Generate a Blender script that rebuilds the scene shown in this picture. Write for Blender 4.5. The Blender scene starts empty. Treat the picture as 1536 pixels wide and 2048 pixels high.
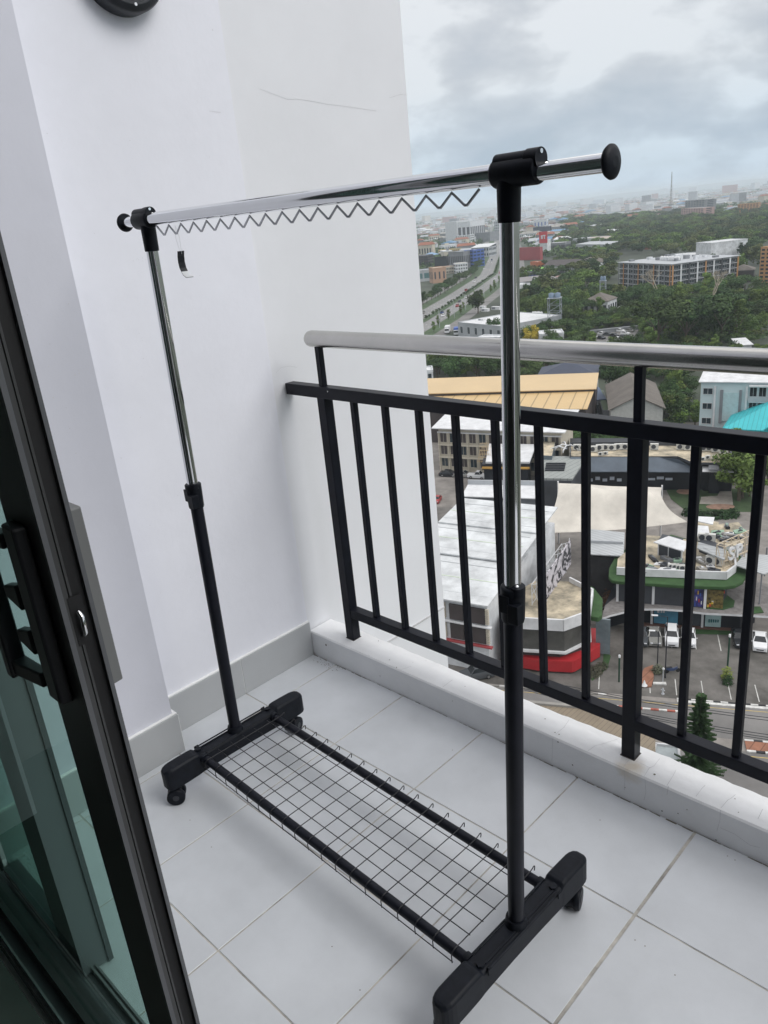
import bpy, bmesh, math, random
from mathutils import Vector, Matrix
R = math.radians
random.seed(7)
sc = bpy.context.scene
C = sc.collection
# ------------------------------------------------------------------ camera
CAM = Vector((1.8591, -1.4011, 1.3575)); FPX = 1549.4; PITCH = R(-20.673); ROLL = R(-5.648); YAW = R(45.839)
FW = Vector((-math.cos(PITCH)*math.sin(YAW), math.cos(PITCH)*math.cos(YAW), math.sin(PITCH)))
_rt = Vector((math.cos(YAW), math.sin(YAW), 0)); _up = _rt.cross(FW)
RT = math.cos(ROLL)*_rt + math.sin(ROLL)*_up
UP = -math.sin(ROLL)*_rt + math.cos(ROLL)*_up
cd = bpy.data.cameras.new('camera'); cam = bpy.data.objects.new('camera', cd); C.objects.link(cam)
m = Matrix((RT, UP, -FW)).transposed().to_4x4(); m.translation = CAM; cam.matrix_world = m
cd.sensor_fit = 'VERTICAL'; cd.sensor_height = 24; cd.lens = 24*FPX/2048; cd.clip_start = 0.02; cd.clip_end = 60000
sc.camera = cam
# ------------------------------------------------------------------ world, sun, exposure
SUN_EL, SUN_ROT = R(43), R(74)
w = bpy.data.worlds.new('World'); sc.world = w; w.use_nodes = True
nt = w.node_tree; nt.nodes.clear(); N = nt.nodes.new; L = nt.links.new
out = N('ShaderNodeOutputWorld'); bg = N('ShaderNodeBackground'); sky = N('ShaderNodeTexSky')
sky.sky_type = 'NISHITA'; sky.sun_disc = False; sky.sun_elevation = SUN_EL; sky.sun_rotation = SUN_ROT
sky.altitude = 300; sky.air_density = 1.0; sky.dust_density = 3.0
tc = N('ShaderNodeTexCoord'); sep = N('ShaderNodeSeparateXYZ'); L(tc.outputs['Generated'], sep.inputs[0])
# cloud deck: project the direction on a plane overhead
zc = N('ShaderNodeMath'); zc.operation = 'MAXIMUM'; zc.inputs[1].default_value = 0.0; L(sep.outputs[2], zc.inputs[0])
za = N('ShaderNodeMath'); za.operation = 'ADD'; za.inputs[1].default_value = 0.22; L(zc.outputs[0], za.inputs[0])
dv = N('ShaderNodeVectorMath'); dv.operation = 'DIVIDE'
cmb = N('ShaderNodeCombineXYZ'); [L(za.outputs[0], cmb.inputs[i]) for i in range(3)]
L(tc.outputs['Generated'], dv.inputs[0]); L(cmb.outputs[0], dv.inputs[1])
def noise(scale, detail, rough, dist, off):
    mp = N('ShaderNodeMapping'); mp.inputs['Location'].default_value = off; L(dv.outputs[0], mp.inputs[0])
    n = N('ShaderNodeTexNoise'); n.inputs['Scale'].default_value = scale; n.inputs['Detail'].default_value = detail
    n.inputs['Roughness'].default_value = rough; n.inputs['Distortion'].default_value = dist; L(mp.outputs[0], n.inputs[0]); return n
def ramp(src, stops):
    r = N('ShaderNodeValToRGB'); e = r.color_ramp.elements
    while len(e) < len(stops): e.new(.5)
    for i, (p, c) in enumerate(stops): e[i].position = p; e[i].color = (*c, 1) if len(c) == 3 else c
    L(src, r.inputs[0]); return r
vm = N('ShaderNodeVectorMath'); vm.operation = 'MULTIPLY'; vm.inputs[1].default_value = (1, 1, 2.3); L(tc.outputs['Generated'], vm.inputs[0])
def dnoise(scale, detail, rough, dist, off):
    n = noise(scale, detail, rough, dist, off); n.inputs[0].links[0].from_node.inputs[0].default_value = (0, 0, 0); L(vm.outputs[0], n.inputs[0].links[0].from_node.inputs[0]); return n
n1 = dnoise(7.5, 9, .52, .15, (3.1, 1.7, 0.3)); n2 = dnoise(3.2, 4, .5, .1, (8.3, 2.2, 5.0)); n3 = noise(.9, 6, .5, .25, (3.1, 1.7, .3))
CLOUD = 8.6
a1 = N('ShaderNodeMath'); a1.operation = 'MULTIPLY'; a1.inputs[1].default_value = .62; L(n1.outputs[0], a1.inputs[0])
a2 = N('ShaderNodeMath'); a2.operation = 'MULTIPLY_ADD'; a2.inputs[1].default_value = .38; L(n2.outputs[0], a2.inputs[0]); L(a1.outputs[0], a2.inputs[2])
shade = ramp(a2.outputs[0], [(.40, (.565, .60, .645)), (.455, (.63, .65, .685)), (.495, (.70, .715, .74)), (.55, (.85, .86, .875))])
cov = ramp(n3.outputs[0], [(.30, (.75, .75, .75)), (.5, (.96, .96, .96))])
lift = ramp(sep.outputs[2], [(0.0, (.74, .90, 1.05)), (.05, (.78, .90, 1.0)), (.13, (.90, .945, .98)), (.30, (.98, .985, 1.0)), (.5, (1.5, 1.47, 1.44)), (1.0, (2.3, 2.2, 2.12))])
mulc = N('ShaderNodeMix'); mulc.data_type = 'RGBA'; mulc.blend_type = 'MULTIPLY'; mulc.inputs[0].default_value = 1
L(shade.outputs[0], mulc.inputs[6]); L(lift.outputs[0], mulc.inputs[7])
sc10 = N('ShaderNodeVectorMath'); sc10.operation = 'SCALE'; sc10.inputs['Scale'].default_value = CLOUD; L(mulc.outputs[2], sc10.inputs[0])
mx = N('ShaderNodeMix'); mx.data_type = 'RGBA'; L(cov.outputs[0], mx.inputs[0]); L(sky.outputs[0], mx.inputs[6]); L(sc10.outputs[0], mx.inputs[7])
L(mx.outputs[2], bg.inputs[0]); bg.inputs[1].default_value = 0.1; L(bg.outputs[0], out.inputs[0])
sd = bpy.data.lights.new('sun', 'SUN'); sd.energy = 1.2; sd.angle = R(34); sd.color = (1, .985, .96)
so = bpy.data.objects.new('sun', sd); C.objects.link(so)
sdir = Vector((math.sin(SUN_ROT)*math.cos(SUN_EL), math.cos(SUN_ROT)*math.cos(SUN_EL), math.sin(SUN_EL)))
so.rotation_euler = sdir.to_track_quat('Z', 'Y').to_euler()
sc.view_settings.view_transform = 'Standard'; sc.view_settings.look = 'None'; sc.view_settings.exposure = 0.25
sc.view_settings.gamma = 1; sc.view_settings.use_curve_mapping = False
sc.cycles.max_bounces = 10; sc.cycles.transparent_max_bounces = 12; sc.cycles.volume_bounces = 3
G = -55.0                                           # street level below the balcony

# ------------------------------------------------------------------ helpers
def at(u, v, h=0.0):
    "point of height h above street level that the photograph's pixel (u, v) looks at"
    d = (u-768)*RT - (v-1024)*UP + FPX*FW
    return CAM + d*((G+h-CAM.z)/d.z)
ZT = {1: (800, 330, 4.151), 2: (1166, 330, 4.151), 3: (840, 690, 4.267), 4: (1180, 690, 4.315), 5: (850, 1030, 4.389), 6: (1180, 1030, 4.315), 7: (1100, 1350, 3.523)}
def z(n, x, y): a, b, s = ZT[n]; return (a+x/s, b+y/s)
def on_plane(u, v, axis, val):
    d = (u-768)*RT - (v-1024)*UP + FPX*FW
    return CAM + d*((val-CAM[axis])/d[axis])

MATS = {}
def mat(name, col, rough=.8, metal=0.0, var=.12, scale=1.5, bump=0.0, kind=None, spec=.5, rnd=0.0, col2=None, pat=1.0, axis=0):
    if name in MATS: return MATS[name]
    m = bpy.data.materials.new(name); m.use_nodes = True; t = m.node_tree; n = t.nodes; b = n['Principled BSDF']; l = t.links.new
    b.inputs['Roughness'].default_value = rough; b.inputs['Metallic'].default_value = metal; b.inputs['Specular IOR Level'].default_value = spec
    tc = n.new('ShaderNodeTexCoord'); src = tc.outputs['Object']
    no = n.new('ShaderNodeTexNoise'); no.inputs['Scale'].default_value = scale; no.inputs['Detail'].default_value = 6; no.inputs['Roughness'].default_value = .62
    l(src, no.inputs[0])
    rp = n.new('ShaderNodeValToRGB'); e = rp.color_ramp.elements
    lo = tuple(max(0, c*(1-var)) for c in col) if col2 is None else col2
    hi = tuple(min(1, c*(1+var*.6)) for c in col)
    e[0].position = .33; e[0].color = (*lo, 1); e[1].position = .66; e[1].color = (*hi, 1)
    l(no.outputs[0], rp.inputs[0]); cur = rp.outputs[0]
    if kind in ('corr', 'seam', 'brick', 'grid'):
        sp = n.new('ShaderNodeSeparateXYZ'); l(src, sp.inputs[0])
        def stripe(ax, period, duty):
            a = n.new('ShaderNodeMath'); a.operation = 'DIVIDE'; a.inputs[1].default_value = period; l(sp.outputs[ax], a.inputs[0])
            f = n.new('ShaderNodeMath'); f.operation = 'FRACT'; l(a.outputs[0], f.inputs[0])
            g = n.new('ShaderNodeMath'); g.operation = 'LESS_THAN'; g.inputs[1].default_value = duty; l(f.outputs[0], g.inputs[0]); return g.outputs[0]
        s = stripe(axis, pat, .22 if kind == 'corr' else .1)
        if kind in ('grid', 'brick'):
            s2 = stripe(2 if axis != 2 else 0, pat*(1 if kind == 'grid' else .5), .12); mxm = n.new('ShaderNodeMath'); mxm.operation = 'MAXIMUM'; l(s, mxm.inputs[0]); l(s2, mxm.inputs[1]); s = mxm.outputs[0]
        mixc = n.new('ShaderNodeMix'); mixc.data_type = 'RGBA'; l(s, mixc.inputs[0]); l(cur, mixc.inputs[6])
        mixc.inputs[7].default_value = (*[c*(.72 if kind == 'corr' else .55) for c in col], 1); cur = mixc.outputs[2]
    if rnd:
        oi = n.new('ShaderNodeObjectInfo'); hs = n.new('ShaderNodeHueSaturation')
        mr = n.new('ShaderNodeMapRange'); mr.inputs[3].default_value = 1-rnd; mr.inputs[4].default_value = 1+rnd; l(oi.outputs['Random'], mr.inputs[0]); l(mr.outputs[0], hs.inputs['Value'])
        mh = n.new('ShaderNodeMapRange'); mh.inputs[3].default_value = .5-rnd*.06; mh.inputs[4].default_value = .5+rnd*.06
        mm = n.new('ShaderNodeMath'); mm.operation = 'MULTIPLY'; mm.inputs[1].default_value = 7.13; l(oi.outputs['Random'], mm.inputs[0])
        fr = n.new('ShaderNodeMath'); fr.operation = 'FRACT'; l(mm.outputs[0], fr.inputs[0]); l(fr.outputs[0], mh.inputs[0]); l(mh.outputs[0], hs.inputs['Hue'])
        l(cur, hs.inputs['Color']); cur = hs.outputs[0]
    l(cur, b.inputs['Base Color'])
    if bump:
        bp = n.new('ShaderNodeBump'); bp.inputs['Strength'].default_value = bump; bp.inputs['Distance'].default_value = .01
        nb = n.new('ShaderNodeTexNoise'); nb.inputs['Scale'].default_value = scale*12; nb.inputs['Detail'].default_value = 4; l(src, nb.inputs[0]); l(nb.outputs[0], bp.inputs['Height']); l(bp.outputs[0], b.inputs['Normal'])
    MATS[name] = m; return m

class MB:
    def __init__(s): s.v = []; s.f = []; s.mi = []; s.ms = []; s.sm = []
    def m(s, mt):
        if mt not in s.ms: s.ms.append(mt)
        return s.ms.index(mt)
    def face(s, pts, mt, smooth=False):
        b = len(s.v); s.v += [tuple(p) for p in pts]; s.f.append(tuple(range(b, b+len(pts)))); s.mi.append(s.m(mt)); s.sm.append(smooth)
    def grid(s, rings, mt, closed=True, smooth=True, cap=True):
        b = len(s.v); n = len(rings[0]); i = s.m(mt)
        for r in rings: s.v += [tuple(p) for p in r]
        for a in range(len(rings)-1):
            for k in range(n if closed else n-1):
                k2 = (k+1) % n; s.f.append((b+a*n+k, b+a*n+k2, b+(a+1)*n+k2, b+(a+1)*n+k)); s.mi.append(i); s.sm.append(smooth)
        if cap and closed:
            if smooth: s.face([tuple(p) for p in rings[0]][::-1], mt); s.face([tuple(p) for p in rings[-1]], mt)
            else:
                s.f.append(tuple(b+k for k in range(n))[::-1]); s.mi.append(i); s.sm.append(False)
                e = b+(len(rings)-1)*n; s.f.append(tuple(e+k for k in range(n))); s.mi.append(i); s.sm.append(False)
    def box(s, x0, y0, z0, x1, y1, z1, mt):
        if x0 > x1: x0, x1 = x1, x0
        if y0 > y1: y0, y1 = y1, y0
        s.prism([(x0, y0), (x1, y0), (x1, y1), (x0, y1)], z0, z1, mt)
    def prism(s, poly, z0, z1, mt, top=None):
        a = sum(poly[i][0]*poly[(i+1) % len(poly)][1]-poly[(i+1) % len(poly)][0]*poly[i][1] for i in range(len(poly)))
        if a < 0: poly = poly[::-1]
        b = len(s.v); n = len(poly); i = s.m(mt); j = s.m(top) if top else i
        s.v += [(p[0], p[1], z0) for p in poly]+[(p[0], p[1], z1) for p in poly]
        s.f.append(tuple(b+k for k in range(n))[::-1]); s.f.append(tuple(b+n+k for k in range(n))); s.mi += [i, j]; s.sm += [False]*2
        for k in range(n): k2 = (k+1) % n; s.f.append((b+k, b+k2, b+n+k2, b+n+k)); s.mi.append(i); s.sm.append(False)
    def tube(s, path, r, mt, n=10, closed_path=False, cap=True):
        P = [Vector(p) for p in path]; rings = []; prev = None
        for i, p in enumerate(P):
            if i == 0: t = P[1]-P[0]
            elif i == len(P)-1: t = P[-1]-P[-2]
            else: t = (P[i+1]-P[i]).normalized()+(P[i]-P[i-1]).normalized()
            t.normalize()
            if prev is None: a = t.orthogonal().normalized()
            else: a = (prev-t*prev.dot(t)).normalized()
            prev = a; b = t.cross(a); rr = r[i] if isinstance(r, (list, tuple)) else r
            rings.append([p+rr*(math.cos(2*math.pi*k/n)*a+math.sin(2*math.pi*k/n)*b) for k in range(n)])
        s.grid(rings, mt, cap=cap)
    def beam(s, p, q, w, d, mt, up=(0, 0, 1)):
        p, q = Vector(p), Vector(q); t = (q-p).normalized(); a = t.cross(Vector(up)).normalized(); b = a.cross(t)
        s.grid([[c+sx*a*w/2+sy*b*d/2 for sx, sy in ((-1, -1), (1, -1), (1, 1), (-1, 1))] for c in (p, q)], mt, smooth=False)
    def build(s, name, parent=None, loc=None, bevel=0, seg=2):
        me = bpy.data.meshes.new(name); me.from_pydata(s.v, [], s.f)
        for q in s.ms: me.materials.append(q)
        me.polygons.foreach_set('material_index', s.mi); me.polygons.foreach_set('use_smooth', s.sm)
        bm = bmesh.new(); bm.from_mesh(me); bmesh.ops.recalc_face_normals(bm, faces=bm.faces)
        bm.to_mesh(me); bm.free()
        me.update(); o = bpy.data.objects.new(name, me); C.objects.link(o)
        if parent: o.parent = parent
        if loc: o.location = loc
        if bevel:
            md = o.modifiers.new('bevel', 'BEVEL'); md.width = bevel; md.segments = seg; md.limit_method = 'ANGLE'; md.angle_limit = R(35)
        return o
def tag(o, label=None, cat=None, group=None, kind=None):
    if label: o['label'] = label
    if cat: o['category'] = cat
    if group: o['group'] = group
    if kind: o['kind'] = kind
    return o
def thing(name, label, cat, loc=(0, 0, 0), rz=0, group=None):
    o = bpy.data.objects.new(name, None); C.objects.link(o); o.location = loc; o.rotation_euler = (0, 0, rz); o.empty_display_size = .1
    return tag(o, label, cat, group)
def dup(root, loc=None, rz=None, label=None, scale=None):
    r = root.copy(); C.objects.link(r)
    if loc is not None: r.location = loc
    if rz is not None: r.rotation_euler = (root.rotation_euler[0], root.rotation_euler[1], rz)
    if label: r['label'] = label
    if scale: r.scale = scale
    for ch in list(root.children):
        c = ch.copy(); C.objects.link(c); c.parent = r
        for g in ch.children:
            d = g.copy(); C.objects.link(d); d.parent = c
    return r

# ------------------------------------------------------------------ materials of the balcony
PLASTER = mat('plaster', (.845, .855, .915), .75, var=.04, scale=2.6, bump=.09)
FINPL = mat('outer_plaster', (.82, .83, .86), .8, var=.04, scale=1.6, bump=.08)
PILPL = mat('shaded_plaster', (.69, .70, .77), .75, var=.04, scale=2.6, bump=.06)  # wall plaster toned down; the pilaster's shade is mixed into the colour
CAULK = mat('caulk', (.84, .85, .84), .7, var=.05, scale=30)
TILE = mat('porcelain_tile', (.60, .625, .655), .34, var=.085, scale=4.5, bump=.01, spec=.45)
SKIRT = mat('skirting_tile', (.46, .475, .485), .45, var=.05, scale=3.0, spec=.45)
GROUT = mat('grout', (.47, .45, .41), .9, var=.45, scale=14)
DIRT = mat('dirt', (.16, .14, .11), .95, var=.4, scale=40)
CRACK = mat('crack_grey', (.60, .60, .61), .95, var=.2, scale=40)  # plain grey of the hairline cracks, specks and groove
BLACKP = mat('black_paint', (.009, .0105, .017), .40, var=.3, scale=14, spec=.22)
BLACKPL = mat('black_plastic', (.009, .011, .016), .46, var=.25, scale=60, bump=.05, spec=.17)
CHROME = mat('chrome', (.80, .81, .82), .07, 1.0, var=.02, scale=5)
STEEL = mat('brushed_steel', (.54, .53, .51), .22, 1.0, var=.12, scale=6)
ZINC = mat('zinc_wire', (.45, .46, .48), .25, 1.0, var=.1, scale=8)
WIRE = mat('black_wire', (.012, .013, .017), .4, var=.1)
# parapet paint with a rust stain where the middle post stands
PARA = mat('parapet_paint', (.86, .87, .88), .7, var=.06, scale=6, bump=.12)
t = PARA.node_tree; n = t.nodes; b = n['Principled BSDF']; lk = b.inputs['Base Color'].links[0].from_socket
tcn = n.new('ShaderNodeTexCoord'); vs = n.new('ShaderNodeVectorMath'); vs.operation = 'SUBTRACT'; vs.inputs[1].default_value = (1.155, .014, .087)
t.links.new(tcn.outputs['Object'], vs.inputs[0]); ln = n.new('ShaderNodeVectorMath'); ln.operation = 'LENGTH'; t.links.new(vs.outputs[0], ln.inputs[0])
nz = n.new('ShaderNodeTexNoise'); nz.inputs['Scale'].default_value = 40; t.links.new(tcn.outputs['Object'], nz.inputs[0])
ad = n.new('ShaderNodeMath'); ad.operation = 'MULTIPLY_ADD'; ad.inputs[1].default_value = .035; t.links.new(nz.outputs[0], ad.inputs[0]); t.links.new(ln.outputs['Value'], ad.inputs[2])
mr = n.new('ShaderNodeMapRange'); mr.inputs[1].default_value = .028; mr.inputs[2].default_value = .058; mr.inputs[3].default_value = .5; mr.inputs[4].default_value = 0; t.links.new(ad.outputs[0], mr.inputs[0])
mi = n.new('ShaderNodeMix'); mi.data_type = 'RGBA'; t.links.new(mr.outputs[0], mi.inputs[0]); t.links.new(lk, mi.inputs[6]); mi.inputs[7].default_value = (.50, .38, .20, 1)
t.links.new(mi.outputs[2], b.inputs['Base Color'])

# ------------------------------------------------------------------ balcony floor, walls, parapet
GX0, GY0, T = .4212, -.2875, .30
XE = 3.4; YD = -1.12; HP, WP, HB = .087, .104, .127
fl = MB(); fl.box(-.02, YD, -.05, XE, 0, -.0016, GROUT)
for i in range(-2, 11):
    for j in range(-1, 4):
        g = .0018 if i < 1 else .0026
        x0, x1 = max(0, GX0+i*T+(.0018 if i < 3 else .0034)), min(XE, GX0+(i+1)*T-(.0018 if i < 2 else .0034)); y1, y0 = min(-.001, GY0-j*T-.0016), max(YD, GY0-(j+1)*T+.0016)
        if x1-x0 > .01 and y1-y0 > .01: fl.box(x0, y0, -.03, x1, y1, 0, TILE)
floor = fl.build('balcony_floor', bevel=.0008, seg=1); tag(floor, kind='structure')
sl = MB(); sl.box(-.3, YD-.3, -.30, XE, WP, -.051, PARA); tag(sl.build('floor_slab'), kind='structure')
def ribbon(mb, pts, wd, nrm, mt):
    "a thin raised line on a surface with normal nrm"
    P = [Vector(p) for p in pts]; nrm = Vector(nrm)
    for a, c in zip(P[:-1], P[1:]):
        s = (c-a).cross(nrm).normalized()*wd/2; e = (c-a).normalized()*wd*.4
        mb.face([a-s-e+nrm*.0006, a+s-e+nrm*.0006, c+s+e+nrm*.0006, c-s+e+nrm*.0006], mt)
def jitter(a, b, n, amp):
    a, b = Vector(a), Vector(b); o = []
    for i in range(n+1):
        p = a.lerp(b, i/n)
        if 0 < i < n: p += Vector((random.uniform(-amp, amp), random.uniform(-amp, amp), random.uniform(-amp, amp)))
        o.append(p)
    return o
def flat(pts, axis, val): 
    for p in pts: p[axis] = val
    return pts

YF = .6915
wl = thing('side_wall', 'smooth lavender white balcony wall beside the clothes rack, running out past the railing', 'wall', (0, 0, 0))
mb = MB(); mb.box(-.25, YD-.2, -.3, 0, -.002, 9, PLASTER); mb.build('wall_panel', wl)
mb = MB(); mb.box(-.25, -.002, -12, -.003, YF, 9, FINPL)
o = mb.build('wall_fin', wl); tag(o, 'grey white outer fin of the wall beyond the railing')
mb = MB()
mb.box(-.0025, .10, -.135, .0008, YF, -.128, CRACK); mb.build('groove', wl)
mb = MB()
y = -.578
for y0, y1 in ((-.578, GY0-.001), (GY0+.001, -.0015)): mb.box(.0005, y0, 0, .011, y1, HB-.004, SKIRT)
mb.build('skirting', wl, bevel=.001, seg=1)
mb = MB(); mb.box(.0004, -.578, HB-.0038, .010, -.0015, HB+.001, CAULK)
mb.box(.0004, GY0-.0009, .001, .0112, GY0+.0009, HB-.004, CAULK); mb.build('caulk_line', wl, bevel=.0015, seg=1)
mb = MB()
def wallpt(u, v, x=0.0): return on_plane(u, v, 0, x)
ck = [(520, 178), (575, 199), (592, 198), (615, 201), (652, 208), (700, 214), (752, 222)]
P = [wallpt(u, v, -.003) for u, v in ck]
ribbon(mb, P, .0007, (1, 0, 0), CRACK)
for pl in ([(778, 196), (800, 189), (815, 190)], [(418, 222), (432, 224), (441, 225)], [(552, 745), (562, 735), (580, 732), (594, 735)]):
    ribbon(mb, [wallpt(u, v, -.003 if u > 560 else 0) for u, v in pl], .0006, (1, 0, 0), CRACK)
mb.build('hairline_crack', wl)
mb = MB()
rr = random.Random(3)
for u, v, s in [(425, 60, 1)]+[(266+rr.uniform(0, 30), 519+rr.uniform(-4, 4), .6) for _ in range(9)]+[(rr.uniform(130, 560), rr.uniform(250, 1250), .7) for _ in range(16)]+[(274+rr.uniform(0, 14), 700+rr.uniform(-40, 60), .6) for _ in range(8)]+[(94, 267, .9), (242, 916, 1.1), (199, 830, 1), (612, 1200, .8)]:
    p = wallpt(u, v); r = .0012*s
    if p.y < -.56 or p.y > -.02: continue
    mb.face([(p.x+.0008, p.y+r*math.cos(a)*rr.uniform(.6, 1.3), p.z+r*math.sin(a)) for a in [k*1.0472 for k in range(6)]], CRACK)
mb.build('paint_speck', wl)

pl = thing('pilaster', 'shaded white pilaster between the wall and the glass door', 'pilaster', (0, 0, 0))
XP = .0872
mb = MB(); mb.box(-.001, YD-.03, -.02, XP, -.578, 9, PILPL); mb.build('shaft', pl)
mb = MB(); mb.box(XP+.0005, YD, 0, XP+.011, -.567, HB-.004, SKIRT); mb.box(0.0114, -.5775, 0, XP+.0002, -.5672, HB-.004, SKIRT); mb.build('skirting', pl, bevel=.001, seg=1)
mb = MB(); mb.box(XP+.0004, YD, HB-.0038, XP+.010, -.568, HB+.001, CAULK); mb.box(.0114, -.577, HB-.0038, XP+.0002, -.568, HB+.001, CAULK); mb.box(XP+.009, -.5685, .001, XP+.0116, -.5662, HB-.005, CAULK)
mb.build('caulk_line', pl, bevel=.0015, seg=1)
mb = MB()
for u, v, s in [(44+rr.uniform(0, 120), 590+rr.uniform(0, 400), .8) for _ in range(16)]+[(150, 750, 1.2), (158, 747, 1), (106, 795, 1), (97, 733, 1)]:
    p = wallpt(u, v, XP); r = .0013*s
    if p.y > -.585: continue
    mb.face([(p.x+.0008, p.y+r*math.cos(a)*rr.uniform(.6, 1.3), p.z+r*math.sin(a)) for a in [k*1.0472 for k in range(6)]], CRACK)
mb.build('paint_speck', pl)

pa = thing('parapet_kerb', 'low cracked white painted concrete kerb carrying the black railing', 'kerb', (0, 0, 0))
mb = MB()
# an uneven hand-finished top
nx = 160; rings = []
for i in range(nx+1):
    x = .0015+i*(XE-.0015)/nx; e = .0018*math.sin(x*9)+rr.uniform(-.0006, .0006); e2 = .002*math.sin(x*5+1)+rr.uniform(-.0016, .0016)
    rings.append([(x, 0+e*.3, -.3), (x, 0+e*.3, HP-.004), (x, .004+e*.3, HP), (x, WP-.008+e2, HP+.001+e2*.4), (x, WP+e2, HP-.006), (x, WP, -.3)])
mb.grid(rings, PARA, smooth=False); mb.build('kerb_body', pa)
mb = MB()
def toppt(u, v): return on_plane(u, v, 2, HP+.0007)
for pts in ([(1138, 1440), (1128, 1455), (1112, 1468)], [(1237, 1478), (1205, 1488), (1190, 1492), (1176, 1502)], [(1322, 1514), (1308, 1532), (1298, 1537), (1288, 1553)],
            [(1352, 1540), (1346, 1552), (1334, 1571)], [(1413, 1568), (1404, 1577), (1392, 1593)], [(1482, 1580), (1462, 1597), (1456, 1600), (1442, 1616)], [(1534, 1606), (1524, 1621), (1516, 1638)],
            [(1258, 1520), (1252, 1526), (1247, 1535)], [(822, 1333), (800, 1340), (792, 1338)], [(905, 1360), (894, 1368), (886, 1374)], [(1262, 1518), (1280, 1526), (1300, 1536)]):
    ribbon(mb, [toppt(u, v) for u, v in pts], .0009, (0, 0, 1), CRACK)
for pts in ([(1248, 1537), (1250, 1556), (1249, 1580)], [(1441, 1620), (1440, 1640), (1434, 1662)], [(1106, 1475), (1105, 1500), (1104, 1522)], [(1290, 1556), (1292, 1585), (1288, 1600)], [(1337, 1572), (1334, 1590)],
            [(1441, 1655), (1470, 1668), (1500, 1690), (1520, 1695)]):
    P = [on_plane(u, v, 1, -.0008) for u, v in pts]; ribbon(mb, P, .0007, (0, -1, 0), CRACK)
for u, v, s in [(1309, 1549, 2.3), (1374, 1620, 1.4), (1090, 1438, 1.5), (1470, 1598, 1), (1477, 1625, 1), (1500, 1570, .9), (757, 1282, 1.5), (779, 1320, 1.6), (793, 1335, 1.6), (720, 1305, .9), (738, 1311, .9), (826, 1325, .8), (852, 1322, .8), (930, 1373, 1.2), (1118, 1469, 1.5), (1110, 1465, 1.5)]:
    p = toppt(u, v); r = .0012*s
    mb.face([(p.x+r*math.cos(a)*rr.uniform(.7, 1.3), p.y+r*math.sin(a), p.z+.0006) for a in [k*1.0472 for k in range(6)]], DIRT)
for u, v, s in [(652, 1290, 3), (1116, 1484, 1.5), (1145, 1530, 1.6), (1324, 1622, 1.4), (1356, 1627, 1.2), (760, 1352, 1.2), (905, 1402, 1), (1250, 1575, 1), (1432, 1680, 1.3)]:
    p = on_plane(u, v, 1, -.0009); r = .0013*s; mb.face([(p.x+r*math.cos(a), p.y, p.z+r*math.sin(a)) for a in [k*1.0472 for k in range(6)]], DIRT)
mb.build('hairline_crack', pa)
mb = MB()   # grime in the joint between floor and kerb
x = .01
while x < 3.3:
    d = rr.uniform(.004, .03); wd = rr.uniform(.0006, .003)*(1.5 if x < .25 or x > .9 else .7)
    if rr.random() < .8: mb.face([(x, -.0022, .0007), (x+d, -.0022, .0007), (x+d, -.0022-wd, .0007), (x, -.0022-wd*rr.uniform(.4, 1), .0007)], DIRT)
    x += d*rr.uniform(.8, 1.5)
for _ in range(60):
    x, y = rr.uniform(.03, .16), -rr.uniform(.004, .035); r = rr.uniform(.0006, .0018)
    mb.face([(x+r*math.cos(a), y+r*math.sin(a), .0007) for a in [k*1.2566 for k in range(5)]], DIRT)
for u, v in [(308, 1695), (664, 1893), (423, 1694), (1270, 1880), (1290, 1892), (1470, 1720), (1455, 1712), (780, 1640), (560, 1800), (1200, 1640), (905, 1500), (380, 1640), (1350, 1950), (720, 1980)]:
    p = on_plane(u, v, 2, .0007)
    r = .0014; mb.face([(p.x+r*math.cos(a), p.y+r*math.sin(a), p.z) for a in [k*1.2566 for k in range(5)]], DIRT)
tag(mb.build('floor_grime'), 'dark grime in the joint between floor tiles and white kerb', 'dirt', kind='stuff')

# ------------------------------------------------------------------ railing
ra = thing('balcony_railing', 'black metal balcony railing with a round brushed steel handrail', 'railing', (0, 0, 0))
YB, PW = .0394, .034; YC = YB+PW/2; ZB, ZL, ZH = .9216, .2014, 1.056; PX0, SP = .1543+.004, .1218
mb = MB(); mb.box(.003, YB, ZB-PW, XE, YB+PW, ZB, BLACKP); mb.build('top_bar', ra, bevel=.002)
mb = MB(); mb.box(PX0+PW/2+.001, YB+.001, ZL-.030, XE, YB+PW-.001, ZL, BLACKP); mb.build('bottom_bar', ra, bevel=.002)
k = 0; x = PX0
while x < XE-.1:
    if k % 8 == 0:
        mb = MB(); mb.box(x-PW/2, YB+.0006, HP-.002, x+PW/2, YB+PW-.0006, ZB-PW+.002, BLACKP); mb.build('post', ra, bevel=.0025)
        mb = MB(); mb.box(x-.009, YC-.009, ZB-.002, x+.009, YC+.009, ZH-.018, BLACKP); mb.build('handrail_support', ra, bevel=.0015)
        mb = MB(); mb.box(x-PW/2-.002, YB-.001, HP-.002, x+PW/2+.002, YB+PW+.001, HP+.0022, mat('weld_bead', (.05, .04, .035), .6, var=.5, scale=60)); mb.build('weld_bead', ra, bevel=.001)
    else:
        mb = MB(); mb.box(x-.0085, YC-.0085, ZL-.001, x+.0085, YC+.0085, ZB-PW+.001, BLACKP); mb.build('baluster', ra, bevel=.002)
    k += 1; x += SP
mb = MB(); xh = .128; rh = .0235
path = [(xh+.006-rh*math.cos(a)*1.0, YC, ZH) for a in (0, .35, .7, 1.05, 1.4)]
mb.tube([(xh-rh*math.cos(a)+rh*.25, YC, ZH) for a in (0, .3, .6, .9, 1.2, 1.57)]+[(XE, YC, ZH)], [rh*max(.05, math.sin(a)) for a in (0, .3, .6, .9, 1.2, 1.57)]+[rh], STEEL, n=48)
mb.build('handrail', ra)
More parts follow.
